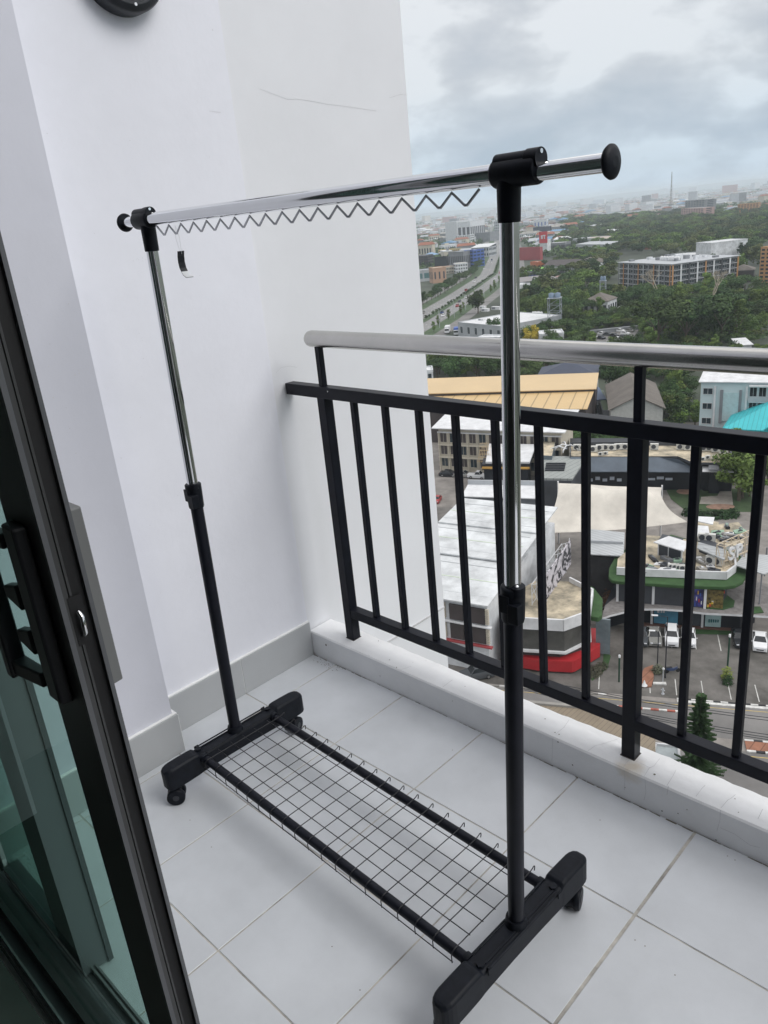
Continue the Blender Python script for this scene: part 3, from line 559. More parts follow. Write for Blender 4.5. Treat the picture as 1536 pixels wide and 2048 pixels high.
def block(name, label, cat, A, B, h, dep, wall=WH, roofm=None, roof='flat', floors=0, bays=0, par=.6, win=None, group=None, far=False, sidebays=0, ridge=2.0, over=.5, winw=.5, frame=None, z0=.8, band=None):
    "rectangular building: A, B are the pixels of its front left and right eave corners at height h"
    a, b = at(*A, h), at(*B, h); d = b-a; W = d.length; rz = math.atan2(d.y, d.x); D = dep
    if not isinstance(dep, (int, float)): c = at(*dep, h); D = abs((c-a).dot(Vector((-math.sin(rz), math.cos(rz), 0))))
    root = thing(name, label, cat, (a.x, a.y, G), rz, group)
    mb = MB(); mb.box(0, 0, 0, W, D, h-.02, wall)
    fh = h/max(floors, 1)
    if far and floors:   # small in the picture: openings are a pattern in the wall
        for fl_ in range(floors):
            for k in range(bays):
                x = W*(k+.5)/bays; ww = W/bays*winw; zc = fh*(fl_+.52)
                mb.box(x-ww/2, -.12, zc-fh*.24, x+ww/2, .01, zc+fh*.24, win or WIN)
            sb = sidebays or max(1, int(D/(W/bays)))
            for k in range(sb):
                y = D*(k+.5)/sb; ww = D/sb*winw; zc = fh*(fl_+.52)
                mb.box(-.12, y-ww/2, zc-fh*.24, .01, y+ww/2, zc+fh*.24, win or WIN); mb.box(W-.01, y-ww/2, zc-fh*.24, W+.12, y+ww/2, zc+fh*.24, win or WIN)
    if band:
        for fl_ in range(1, floors+1): mb.box(-.2, -.2, fl_*fh-.35, W+.2, D+.2, fl_*fh-.05, band)
    mb.build('wall', root)
    rm = roofm or CONCG
    mb = MB()
    if roof == 'flat':
        mb.box(.02, .02, h-.019, W-.02, D-.02, h+.10, rm)
        for q in ((-.1, -.1, W+.1, .2), (-.1, D-.2, W+.1, D+.1), (-.1, .201, .2, D-.201), (W-.2, .201, W+.1, D-.201)): mb.box(q[0], q[1], h-.25, q[2], q[3], h+par, wall)
    elif roof == 'gable':    # ridge along x
        for s in (0, 1):
            y0 = -over if s == 0 else D+over; ze = h-.1
            mb.grid([[(-over, y0, ze), (W+over, y0, ze), (W+over, y0, ze+.18), (-over, y0, ze+.18)], [(-over, D/2, ze+ridge), (W+over, D/2, ze+ridge), (W+over, D/2, ze+ridge+.18), (-over, D/2, ze+ridge+.18)]], rm, smooth=False)
    elif roof == 'gabley':   # ridge runs away from the camera
        for s in (0, 1):
            x0 = -over if s == 0 else W+over; ze = h-.1
            mb.grid([[(x0, -over, ze), (x0, D+over, ze), (x0, D+over, ze+.18), (x0, -over, ze+.18)], [(W/2, -over, ze+ridge), (W/2, D+over, ze+ridge), (W/2, D+over, ze+ridge+.18), (W/2, -over, ze+ridge+.18)]], rm, smooth=False)
        mb.prism([(0.02, .01), (W-.02, .01), (W-.02, .2), (.02, .2)], h-.05, h-.04, wall)
        for yy in (0.0, D-.2): 
            b_ = [(.02, yy, h-.1), (W-.02, yy, h-.1), (W/2, yy, h-.12+ridge)]; mb.grid([b_, [(p[0], p[1]+.2, p[2]) for p in b_]], wall, smooth=False)
    elif roof == 'hip':
        r = min(W, D)/2; e0 = [(-over, -over, h), (W+over, -over, h), (W+over, D+over, h), (-over, D+over, h)]
        R0, R1 = ((r, D/2), (W-r, D/2)) if W >= D else ((W/2, r), (W/2, D-r)); zr = h+ridge
        a_, b_ = (R0[0], R0[1], zr), (R1[0], R1[1], zr)
        if W >= D: fs = [[e0[0], e0[1], b_, a_], [e0[1], e0[2], b_], [e0[2], e0[3], a_, b_], [e0[3], e0[0], a_]]
        else: fs = [[e0[0], e0[1], a_], [e0[1], e0[2], b_, a_], [e0[2], e0[3], b_], [e0[3], e0[0], a_, b_]]
        for q in fs: mb.face(q, rm)
        mb.prism([p[:2] for p in e0], h-.25, h-.003, rm)
    elif roof == 'shed':
        ze = h; mb.grid([[(-over, -over, ze), (W+over, -over, ze), (W+over, -over, ze+.2), (-over, -over, ze+.2)], [(-over, D+over, ze+ridge), (W+over, D+over, ze+ridge), (W+over, D+over, ze+ridge+.2), (-over, D+over, ze+ridge+.2)]], rm, smooth=False)
        mb.grid([[(0, D-.2, h-.1), (W, D-.2, h-.1), (W, D, h-.1), (0, D, h-.1)], [(0, D-.2, h+ridge), (W, D-.2, h+ridge), (W, D, h+ridge), (0, D, h+ridge)]], wall, smooth=False)
    mb.build('roof', root)
    if floors and not far:
        for fl_ in range(floors):
            for k in range(bays):
                window_part(root, 'window', W*(k+.5)/bays, 0, fh*(fl_+.52), W/bays*winw, fh*.5, 'f', frame, win)
            for k in range(sidebays):
                window_part(root, 'window', 0, D*(k+.5)/sidebays, fh*(fl_+.52), D/sidebays*winw, fh*.5, 'l', frame, win)
                window_part(root, 'window', W, D*(k+.5)/sidebays, fh*(fl_+.52), D/sidebays*winw, fh*.5, 'r', frame, win)
    root['W'] = W; root['D'] = D
    return root, W, D

# ------------------------------------------------------------------ trees
def crown_mesh(seed, kind, nleaf):
    r = random.Random(seed); mb = MB(); lobes = []
    if kind == 'umbrella':
        for i in range(16): a = r.uniform(0, 6.28); q = math.sqrt(r.random())*4.6; lobes.append((q*math.cos(a), q*math.sin(a), 6.2+1.5*(1-q/5)+r.uniform(-.4, .4), r.uniform(1.2, 1.9), .62))
    elif kind == 'round':
        for i in range(15): a = r.uniform(0, 6.28); q = math.sqrt(r.random())*2.9; lobes.append((q*math.cos(a), q*math.sin(a), r.uniform(3.4, 8.2)-q*.35, r.uniform(1.0, 1.8), .9))
    elif kind == 'tall':
        for i in range(15): zq = r.uniform(3, 11); a = r.uniform(0, 6.28); q = r.uniform(0, 1.9)*(1.1-abs(zq-6.5)/8); lobes.append((q*math.cos(a), q*math.sin(a), zq, r.uniform(.8, 1.4), 1.1))
    for i in range(nleaf):
        x, y, zq, rad, sq = lobes[i % len(lobes)]
        d = Vector((r.gauss(0, 1), r.gauss(0, 1), r.gauss(0, 1))).normalized()*(rad*r.uniform(.55, 1.08)); c = Vector((x, y, zq))+Vector((d.x, d.y, d.z*sq))
        s = r.uniform(.16, .40); nrm = (d+Vector((r.gauss(0, .6), r.gauss(0, .6), r.gauss(0, .6)+.4))).normalized(); t1 = nrm.orthogonal().normalized(); t1 = (t1*math.cos(r.uniform(0, 6))+nrm.cross(t1)*math.sin(r.uniform(0, 6))).normalized(); t2 = nrm.cross(t1)
        mb.face([c+t1*s, c+t2*s*.7, c-t1*s*.8, c-t2*s*.6+nrm*.08], LEAFM)
    return mb
def trunk_mesh(seed, hgt, mt=None):
    r = random.Random(seed); mb = MB(); mt = mt or BARK; mb.tube([(0, 0, 0), (.1, .05, hgt*.4), (.05, 0, hgt*.75)], [.28, .2, .12], mt, n=7)
    for i in range(5): a = i*1.26+r.uniform(-.3, .3); mb.tube([(.08, .03, hgt*.4), (1.2*math.cos(a), 1.2*math.sin(a), hgt*.62), (2.4*math.cos(a), 2.4*math.sin(a), hgt*.80)], [.13, .08, .03], mt, n=5)
    return mb
PROTO = {}
for nm, kind, seed, nl, lm_, th_ in (('umbrella', 'umbrella', 1, 2600, LEAF, 7), ('umbrella2', 'umbrella', 2, 2600, LEAF, 7), ('round', 'round', 3, 2200, LEAF, 6), ('round2', 'round', 4, 2200, LEAF, 6), ('tall', 'tall', 5, 1800, LEAFL, 9), ('light', 'round', 6, 2000, LEAFL, 6), ('yellow', 'round', 8, 1600, LEAFY, 6)):
    LEAFM = lm_; cmb = crown_mesh(seed, kind, nl)
    PROTO[nm] = [None, cmb, trunk_mesh(seed, th_)]
def tree(kind, label, x, y, s, group=None, name='tree', sz=None):
    P = PROTO[kind]; root = thing(name, label, 'tree', (x, y, G), random.uniform(0, 6.28), group); root.scale = (s, s, (sz or s))
    if P[0] is None: c = P[1].build('crown', root); t_ = P[2].build('trunk', root); P[0] = (c.data, t_.data)
    else:
        for nm_, d in zip(('crown', 'trunk'), P[0]): o = bpy.data.objects.new(nm_, d); C.objects.link(o); o.parent = root
    return root
FOOT = []   # footprints the scattered trees keep clear of
def keep(root, W=None, D=None, mg=3):
    FOOT.append((root.location.x, root.location.y, root.rotation_euler[2], root['W'], root['D'], mg)); del root['W']; del root['D']
def clear(x, y):
    for ox, oy, rz, W, D, mg in FOOT:
        c, s = math.cos(-rz), math.sin(-rz); a, b = c*(x-ox)-s*(y-oy), s*(x-ox)+c*(y-oy)
        if -mg < a < W+mg and -mg < b < D+mg: return False
    return True
def B_(*a, **k): r, W, D = block(*a, **k); keep(r, mg=k.get('mg', 3)) if 'W' in r else None; return r, W, D

# ------------------------------------------------------------------ vehicles
def car_mesh(col, L_=4.4, W_=1.78, H_=1.45, kind='sedan'):
    body = MB(); hw = W_/2; gl = MB()
    if kind == 'sedan': prof = [(-.5, .28, .62), (-.485, .22, .82), (-.30, .20, .93), (-.22, .2, .97), (.30, .2, .98), (.44, .2, .96), (.495, .24, .80), (.5, .3, .6)]; cab = [(-.23, .95), (-.07, H_-.03), (.18, H_), (.36, .97)]
    elif kind == 'suv': prof = [(-.5, .32, .70), (-.485, .26, .95), (-.30, .24, 1.05), (-.22, .24, 1.1), (.30, .24, 1.12), (.46, .24, 1.1), (.495, .28, .9), (.5, .34, .7)]; cab = [(-.24, 1.05), (-.11, H_+.20), (.38, H_+.22), (.48, 1.1)]
    else: prof = [(-.5, .32, .70), (-.485, .26, .95), (-.30, .24, 1.0), (-.22, .24, 1.05), (.02, .24, 1.05), (.1, .24, .95), (.495, .28, .95), (.5, .34, .7)]; cab = [(-.25, 1.0), (-.14, H_+.15), (.04, H_+.15), (.09, 1.0)]
    rings = []
    for t, a, b_ in prof:
        k = .80 if abs(t) > .49 else (.93 if abs(t) > .45 else 1)
        rings.append([(-hw*k, t*L_, a), (hw*k, t*L_, a), (hw*k*1.0, t*L_, (a+b_)*.55), (hw*.93*k, t*L_, b_), (-hw*.93*k, t*L_, b_), (-hw*k, t*L_, (a+b_)*.55)])
    body.grid(rings, col, smooth=False)
    (t0, z0_), (t1, z1_), (t2, z2_), (t3, z3_) = cab
    r0 = [(-hw*.90, t0*L_, z0_), (hw*.90, t0*L_, z0_), (hw*.90, t3*L_, z3_), (-hw*.90, t3*L_, z3_)]; r1 = [(-hw*.70, t1*L_, z1_), (hw*.70, t1*L_, z1_), (hw*.70, t2*L_, z2_), (-hw*.70, t2*L_, z2_)]
    gl.grid([r0, r1], CARGL, smooth=False)
    body.grid([[(x*1.02, y, zq+.005) for x, y, zq in r1], [(x*.9, y*.93, zq+.05) for x, y, zq in r1]], col, smooth=False)
    for s in (-1, 1):
        for i, j in ((0, 1), (3, 2)):
            P0, P1 = (r0[i] if s < 0 else r0[(1, 0, 3, 2)[i]]), (r1[j-1 if j == 1 else 3] if s < 0 else r1[1 if j == 1 else 2])
            body.beam(P0, P1, .09, .06, col)
    return body, gl
CARGL = mat('car_glass', (.012, .015, .018), .08, var=.1); TYRE = mat('tyre', (.012, .012, .013), .85); RIM = mat('wheel_rim', (.35, .36, .37), .3, .7); LAMP = mat('headlamp', (.65, .67, .7), .15); REDL = mat('tail_lamp', (.35, .01, .01), .3)
PAINT = {'white': mat('car_white', (.70, .71, .72), .25, var=.03), 'silver': mat('car_silver', (.36, .36, .34), .25, .5, var=.05), 'dark': mat('car_dark', (.018, .020, .024), .2, var=.1), 'grey': mat('car_grey', (.10, .11, .12), .25, .4, var=.05), 'blue': mat('car_blue', (.03, .06, .17), .25, var=.05), 'red': mat('car_red', (.30, .02, .02), .3, var=.05)}
CP = {}
def car(label, p, rz, col='white', kind='sedan', group='cars parked in the lot', name='parked_car', parts=True, scale=1.0):
    key = (col, kind)
    root = thing(name, label, 'car' if kind != 'pickup' else 'pickup truck', p, rz, group); root.scale = (scale,)*3
    if key not in CP:
        b_, g_ = car_mesh(PAINT[col], kind=kind); bo = b_.build('body', root, bevel=.04); go = g_.build('cabin_glass', root); its = [(bo.data, 'body', (0, 0, 0), .04), (go.data, 'cabin_glass', (0, 0, 0), 0)]
        for sx in (-1, 1):
            for t in (-.31, .31):
                mb = MB(); mb.tube([(sx*-.10, 0, 0), (sx*.08, 0, 0), (sx*.10, 0, 0)], [.32, .32, .28], TYRE, n=18); mb.tube([(sx*.101, 0, 0), (sx*.112, 0, 0)], .19, RIM, n=12)
                o = mb.build('wheel', root, loc=(sx*.79, t*4.4*.93, .33)); its.append((o.data, 'wheel', tuple(o.location), 0))
            mb = MB(); mb.box(sx*.50-.17, -2.21, .60, sx*.50+.17, -2.11, .76, LAMP); o = mb.build('headlight', root, bevel=.03); its.append((o.data, 'headlight', (0, 0, 0), .03))
            mb = MB(); mb.box(sx*.60-.13, 2.12, .66, sx*.60+.13, 2.205, .82, REDL); o = mb.build('tail_light', root, bevel=.02); its.append((o.data, 'tail_light', (0, 0, 0), .02))
            mb = MB(); mb.box(sx*.90, -1.0, .92, sx*1.02, -.86, 1.04, PAINT[col]); o = mb.build('mirror', root, bevel=.02); its.append((o.data, 'mirror', (0, 0, 0), .02))
        mb = MB(); mb.box(-.42, -2.225, .42, .42, -2.16, .56, BLK); o = mb.build('grille', root); its.append((o.data, 'grille', (0, 0, 0), 0))
        CP[key] = its
    else:
        for d, nm_, lc, bv in CP[key]:
            if not parts and nm_ not in ('body', 'cabin_glass'): continue
            o = bpy.data.objects.new(nm_, d); C.objects.link(o); o.parent = root; o.location = lc
            if bv and parts: md = o.modifiers.new('bevel', 'BEVEL'); md.width = bv; md.segments = 2; md.limit_method = 'ANGLE'; md.angle_limit = R(35)
    return root
CARZ = G+.015
def carpx(label, u, v, rz, col, kind='sedan', **k): p = at(u, v, 0); return car(label, (p.x, p.y, CARZ+k.pop('dz', 0)), rz, col, kind, **k)
carpx('silver sedan parked left of the white car under the shops', *z(6, 553, 1075), AN+.05, 'silver')
carpx('white car with dark sunroof parked beside the silver sedan', *z(6, 702, 1080), AN-.03, 'white', 'suv')
carpx('white car half hidden behind a baluster in the lot', *z(6, 850, 1085), AN-.03, 'white')
carpx('white car with dark windscreen parked alone at the right edge', *z(6, 1462, 1120), AN-.12, 'white')
carpx('dark car half hidden behind the wide railing baluster', *z(6, 1290, 1090), AN, 'dark')
carpx('pale grey car parked left of the silver sedan', *z(6, 440, 1075), AN, 'grey', kind='sedan')
carpx('dark grey car parked beneath the white warehouse end', *z(5, 460, 1425), AN-1.1, 'grey', 'suv')
carpx('silver sedan below the cream row building', *z(3, 370, 1125), AN+1.45, 'silver', group='cars in the back lane')
carpx('dark car parked left under the cream row building', *z(3, 245, 1118), AN+1.45, 'dark', group='cars in the back lane')
carpx('white pickup truck beside the silver sedan in the back lane', *z(3, 490, 1135), AN+1.4, 'white', 'pickup', group='cars in the back lane')
carpx('small red car seen at the wall edge in the lane', *z(3, 148, 1335), AN, 'red', group='cars in the back lane', scale=.8)

# ------------------------------------------------------------------ front mall
def pxpoly(n, pts, h): return blob(zz(n, pts), h)
def hroot(name, label, cat, n, px, h, group=None): p = at(*z(n, *px), h); return thing(name, label, cat, (p.x, p.y, G), 0, group)
def lp(root, P): return [(x-root.location.x, y-root.location.y) for x, y in P]
def padd(root, name, n, pts, h, z0_, z1_, mt, top=None, bevel=0):
    mb = MB(); mb.prism(lp(root, pxpoly(n, pts, h)), z0_, z1_, mt, top=top); return mb.build(name, root, bevel=bevel)
mall = hroot('shopping_arcade', 'two storey arcade with green turf ledge, white parapet and cluttered beige roof', 'mall', 6, (700, 600), 7)
RP = [(230, 475), (460, 490), (820, 503), (1175, 517), (1255, 455), (1250, 330), (1150, 290), (930, 225), (700, 180), (470, 170), (240, 370)]
padd(mall, 'roof', 6, RP, 8, 7.35, 7.9, WH, top=CONC)
mb = MB(); P = lp(mall, pxpoly(6, RP[:6], 8))
for a, b_ in zip(P[:-1], P[1:]): mb.beam((*a, 7.9), (*b_, 7.9), .25, 1.1, WHT)
mb.build('parapet', mall)
padd(mall, 'turf_ledge', 6, [(165, 470), (160, 545), (185, 575), (235, 585), (450, 600), (850, 625), (1150, 635), (1250, 622), (1320, 585), (1360, 520), (1370, 420), (1250, 330), (700, 180), (240, 330)], 7, 6.75, 7.25, TURF, bevel=.1)
UP_ = [(232, 722), (450, 745), (810, 770), (1000, 785), (1120, 770), (1180, 690)]
padd(mall, 'upper_wall', 6, UP_+[(1180, 560), (240, 560)], 3.9, 3.6, 6.9, DGREY)
LOW = [(120, 1000), (440, 940), (1290, 985), (1300, 800), (300, 700)]
padd(mall, 'lower_wall', 6, [(115, 985), (300, 930), (445, 930), (1120, 975), (1290, 985), (1420, 930), (1400, 800), (200, 780)], 0, 0, 3.3, BLK)
WALK = [(100, 890), (180, 862), (290, 835), (380, 818), (450, 808), (620, 808), (800, 820), (1000, 845), (1170, 852), (1320, 860), (1536, 872), (1600, 820), (1600, 640), (1420, 560), (1250, 600), (1100, 700), (230, 700), (130, 780)]
padd(mall, 'walkway_slab', 6, WALK, 3.6, 3.3, 3.6, WHT, top=mat('walkway_paving', (.19, .18, .175), .85, var=.3))
padd(mall, 'turf_bed', 6, [(1020, 775), (1180, 690), (1250, 740), (1240, 790), (1150, 815), (1000, 805)], 3.7, 3.61, 3.72, TURF)
padd(mall, 'turf_bed', 6, [(1400, 790), (1470, 790), (1500, 840), (1400, 850)], 3.7, 3.61, 3.72, TURF)
def panel(root, name, n, a, b_, z0_, z1_, h, mt, th=.12, dy=0, label=None):
    A_, B2 = at(*z(n, *a), h), at(*z(n, *b_), h); o = Vector((root.location.x, root.location.y, 0)); mb = MB(); A_ = A_-o; B2 = B2-o
    mb.beam((A_.x, A_.y, (z0_+z1_)/2), (B2.x, B2.y, (z0_+z1_)/2), th, z1_-z0_, mt); q = mb.build(name, root)
    if label: q['label'] = label
    return q
# upper shops: columns, windows, posters
for x0, x1, mt in ((252, 320, WIN), (330, 440, WIN), (455, 522, WINB), (560, 810, mat('shop_brown', (.05, .03, .028), .5, var=.5, scale=.8)), (895, 970, mat('poster_purple', (.05, .05, .22), .5, var=.8, scale=1.6)), (1000, 1145, mat('shop_colour', (.13, .10, .03), .5, var=.9, scale=2.2))):
    y0 = 722+(x0-232)*.085; y1 = 722+(x1-232)*.085; panel(mall, 'shopfront', 6, (x0, y0+14), (x1, y1+14), 3.7, 6.4, 3.6, mt)
for x0 in (232, 540, 820, 985): y0 = 722+(x0-232)*.085; panel(mall, 'column', 6, (x0-8, y0+20), (x0+14, y0+21), 3.6, 6.74, 3.6, WHT, th=.3)
for x0, x1, mt in ((455, 515, BLK), (550, 755, BLUEP), (765, 880, BLK), (880, 955, DGREY), (990, 1125, mat('mint_panel', (.36, .50, .50), .6, var=.1))):
    panel(mall, 'shopfront', 6, (x0, 934+(x0-445)*.066), (x1, 934+(x1-445)*.066), .2, 3.2, 0, mt)
for x0 in (530, 965): panel(mall, 'column', 6, (x0-10, 936+(x0-445)*.066), (x0+10, 937+(x0-445)*.066), 0, 3.29, 0, WHT, th=.4)
for k, x0 in enumerate((1010, 1030, 1050, 1068, 1086)): panel(mall, 'sign_letter', 6, (1018+k*19, 977), (1030+k*19, 978), .95, 1.35, 0, mat('sign_teal', (.03, .14, .15), .5), th=.2)
panel(mall, 'sign_board', 6, (638, 757), (740, 762), 6.0, 6.5, 3.6, mat('grey_sign', (.35, .36, .42), .5), th=.4)
for x0, w0 in ((575, 20), (605, 14), (625, 22)): panel(mall, 'sign_letter', 6, (x0, 945), (x0+w0, 946), 1.9, 2.3, 0, WHT, th=.2)
# bright pieces of the two upper shop displays
_c = [mat('display_yellow', (.55, .36, .04), .5), mat('display_red', (.45, .04, .03), .5), mat('display_blue', (.04, .10, .38), .5), WHT]
for i in range(14): x0 = 1008+(i*37 % 130); panel(mall, 'display', 6, (x0, 803), (x0+16, 804), 3.8+(i*.61 % 2.2), 4.15+(i*.61 % 2.2), 3.6, _c[(i*3) % 4 if i % 3 else 0], th=.3)
for i in range(6): x0 = 900+i*11; panel(mall, 'display', 6, (x0, 795), (x0+9, 796), 3.8+(i*.9 % 2.1), 4.3+(i*.9 % 2.1), 3.6, _c[(i+2) % 4], th=.3)
# roof things on the front mall
AC = None
def aircon(label, p, rz, s=1.0, group='air conditioner units on the roofs'):
    global AC
    root = thing('air_conditioner', label, 'air conditioner', p, rz, group); root.scale = (s,)*3
    if AC is None:
        mb = MB(); mb.box(-.45, -.18, .08, .45, .18, .75, mat('ac_shell', (.55, .55, .52), .6, var=.12)); mb.box(-.4, -.12, 0, -.3, .12, .08, DGREY); mb.box(.3, -.12, 0, .4, .12, .08, DGREY); a = mb.build('casing', root)
        mb = MB(); mb.tube([(-.10, -.181, .42), (-.10, -.2, .42)], .26, DGREY, n=20); b2 = mb.build('fan_grille', root); AC = [a.data, b2.data]
    else:
        for nm_, d in zip(('casing', 'fan_grille'), AC): o = bpy.data.objects.new(nm_, d); C.objects.link(o); o.parent = root
    return root
def acpx(label, n, x, y, h, rz=0, s=1.0): p = at(*z(n, x, y), h); return aircon(label, (p.x, p.y, G+h+.01), AN+rz, s)
for i, (x, y) in enumerate([(705, 470), (735, 474), (772, 478), (800, 482)]): acpx('air conditioner in the row along the arcade roof edge', 6, x, y, 7.9, .1, 1.15)
for x, y in [(1045, 425), (1105, 438)]: acpx('white topped air conditioner on the beige arcade roof', 6, x, y, 7.9, -.5, 1.6)
for x, y in [(975, 225), (1035, 230)]: acpx('big air conditioner below the white flat shed roofs', 6, x, y, 9, -.1, 1.6)
shed = hroot('roof_shed', 'dark shed with white sloping sheet roof on the arcade roof', 'shed', 6, (650, 330), 8)
def slope(root, name, n, pts, hs, mt, th=.15):
    P = []; 
    for q, h in zip(pts, hs): a = at(*z(n, *q), h); P.append((a.x-root.location.x, a.y-root.location.y, h))
    mb = MB(); mb.grid([[(x, y, h-th) for x, y, h in P], P], mt, smooth=False); return mb.build(name, root)
slope(shed, 'roof', 6, [(548, 232), (808, 310), (860, 235), (680, 180)], [10.4, 10.4, 11, 11], WHT)
padd(shed, 'wall', 6, [(585, 345), (780, 395), (800, 330), (620, 290)], 7.9, 7.9, 10.2, DGREY)
for q in ((672, 365), (785, 398), (585, 345)): panel(shed, 'post', 6, q, (q[0]+8, q[1]+2), 7.9, 10.2, 7.9, WHT, th=.2)
rr = random.Random(11)
JUNK = [DGREY, MGREY, CONCG, BLK, mat('junk_green', (.25, .38, .28), .6), WHT, MGREY]
for i in range(40):
    p = at(*z(6, rr.uniform(480, 1130), rr.uniform(385, 485)), 7.95) if i < 24 else at(*z(6, rr.uniform(1060, 1320), rr.uniform(90, 240)), 7.95); mb = MB(); w_, d_, h_ = rr.uniform(.3, 1.3), rr.uniform(.2, .7), rr.uniform(.08, .5)
    mb.prism([(-w_, -d_*.5), (w_*.8, -d_), (w_, d_*.6), (-w_*.5, d_)], 0, h_, JUNK[i % 7]); mb.prism([(-w_*.4, -d_*.3), (w_*.4, -d_*.4), (w_*.3, d_*.4)], h_, h_+.15, JUNK[(i+3) % 7])
    o = mb.build('scrap_panel', loc=(p.x, p.y, G+7.95)); o.rotation_euler = (rr.uniform(-.1, .1), 0, rr.uniform(0, 3)); tag(o, 'piece of scrap lying about on the stained flat roofs of the arcade', 'scrap', 'scrap lying on the arcade roofs')
wr = hroot('flat_shed_roof', 'pair of white flat metal roofs behind the arcade', 'roof', 6, (1000, 60), 9)
slope(wr, 'roof_sheet', 6, [(900, 45), (1060, 80), (1075, 18), (910, 10)], [9.4]*4, WHT); slope(wr, 'roof_sheet', 6, [(925, 180), (1035, 182), (1020, 95), (925, 88)], [9.2]*4, WHT)
padd(wr, 'wall', 6, [(905, 200), (1110, 200), (1110, 60), (900, 30)], 8, 0, 8, MGREY, top=CONC)
padd(wr, 'terrace', 6, [(1080, 255), (1330, 265), (1335, 130), (1280, 60), (1100, 80)], 7.9, 0, 7.9, WH, top=CONC)
cg = hroot('corrugated_canopy', 'long grey corrugated canopy roof crossing behind the arcade roof', 'canopy', 6, (1050, 320), 9)
slope(cg, 'roof', 6, [(925, 285), (1160, 385), (1175, 300), (935, 232)], [9.6, 9.6, 10.2, 10.2], CORR)
padd(cg, 'wall', 6, [(940, 320), (1150, 400), (1160, 340), (950, 270)], 7.9, 7.9, 9.3, DGREY)
cr = hroot('corrugated_canopy', 'grey corrugated roof on steel posts at the right edge', 'canopy', 6, (1430, 400), 8)
slope(cr, 'roof', 6, [(1250, 430), (1500, 510), (1600, 470), (1600, 350), (1340, 330)], [8.3]*5, CORR)
for q in ((1455, 760), (1500, 520), (1300, 480)): panel(cr, 'post', 6, q, (q[0]+12, q[1]+2), 3.6, 8.1, 3.7, MGREY, th=.2)
# steel frame with big white letters
sf = hroot('sign_frame', 'white steel lettering frame seen from behind on the arcade corner', 'sign', 6, (1230, 350), 10)
sfo = Vector((sf.location.x, sf.location.y, 0))
SIDEW = mat('sign_frame_wood', (.52, .44, .33), .8)
A0 = at(*z(6, 1150, 470), 7.9)-sfo; A1 = at(*z(6, 1450, 330), 7.9)-sfo
A0.z = 7.9; A1.z = 7.9; mb = MB(); up = Vector((0, 0, 1)); dd = (A1-A0); nd = Vector((-dd.y, dd.x, 0)).normalized()*1.2
for i in range(6):
    p = A0+dd*i/5
    for q in (p, p+nd): mb.beam(q, q+up*3.4, .10, .10, SIDEW, up=(1, 0, 0))
    mb.beam(p+up*3.3, p+nd+up*3.3, .1, .1, SIDEW); mb.beam(p, p+nd+up*3.3, .07, .07, SIDEW)
for hh in (.1, 1.2, 3.3):
    mb.beam(A0+up*hh, A1+up*hh, .1, .1, SIDEW); mb.beam(A0+nd+up*hh, A1+nd+up*hh, .1, .1, SIDEW)
mb.build('frame', sf)
def text_obj(body, size, mt, root, loc, rot, name='lettering', th=.04):
    cu = bpy.data.curves.new(name, 'FONT'); cu.body = body; cu.size = size; cu.extrude = th; cu.offset = size*.02
    o = bpy.data.objects.new(name, cu); C.objects.link(o); dg = bpy.context.evaluated_depsgraph_get(); me = bpy.data.meshes.new_from_object(o.evaluated_get(dg)); bpy.data.objects.remove(o)
    me.materials.clear(); me.materials.append(mt); q = bpy.data.objects.new(name, me); C.objects.link(q); q.parent = root; q.location = loc; q.rotation_euler = rot; return q
for k, ch in enumerate('SP'):
    p = A0+dd*(.10+.2*k)-nd*.1+up*1.1; text_obj(ch, 2.6, WHT, sf, p, (R(90), 0, math.atan2(dd.y, dd.x)), name='letter', th=.12)

# round corner building with red lower band
oc = hroot('corner_building', 'angular corner building with white parapet, stained roof and red lower band', 'building', 5, (1150, 950), 7)
OR = [(700, 935), (855, 942), (1215, 962), (1445, 878), (1472, 690), (1405, 655), (1270, 585), (1000, 560), (860, 640), (700, 640)]
padd(oc, 'roof', 5, OR, 7.2, 6.5, 7.2, WH, top=CONC)
mb = MB(); P = lp(oc, pxpoly(5, OR[:7], 7.2))
for a, b_ in zip(P[:-1], P[1:]): mb.beam((*a, 7.1), (*b_, 7.1), .25, 1.6, WHT)
mb.build('parapet', oc)
padd(oc, 'upper_wall', 5, [(700, 1170), (860, 1172), (1225, 1195), (1445, 1085), (1440, 900), (900, 900)], 3.2, 3.2, 6.5, mat('dark_glass_wall', (.07, .07, .065), .4, var=.4, scale=.6))
padd(oc, 'balcony_slab', 5, [(700, 1182), (860, 1185), (1235, 1207), (1462, 1098), (1450, 900), (900, 900)], 3.2, 2.9, 3.2, WHT)
OR2 = [(700, 1335), (1000, 1385), (1290, 1400), (1320, 1390), (1536, 1262), (1536, 1100), (900, 1100)]
padd(oc, 'red_band', 5, OR2, 0, .3, 1.9, REDP); padd(oc, 'lower_wall', 5, [(700, 1180), (860, 1190), (1180, 1212), (1440, 1130), (1420, 1000), (900, 1000)], 2.5, 0, 2.9, BROWNP)
padd(oc, 'turf_ledge', 5, [(1275, 585), (1400, 600), (1480, 640), (1560, 740), (1555, 880), (1520, 905), (1455, 895), (1480, 690)], 6.8, 6.2, 6.9, TURF, bevel=.1)
P = lp(oc, pxpoly(5, [(700, 1160), (860, 1165), (1225, 1187), (1445, 1075)], 3.3)); mb = MB()
for a, b_ in zip(P[:-1], P[1:]):
    for hh in (3.7, 4.2): mb.beam((*a, hh), (*b_, hh), .05, .05, BLK)
    for i in range(9): q = Vector(a).lerp(Vector(b_), i/8); mb.beam((q.x, q.y, 3.2), (q.x, q.y, 4.2), .05, .05, BLK, up=(1, 0, 0))
mb.build('guard_rail', oc)
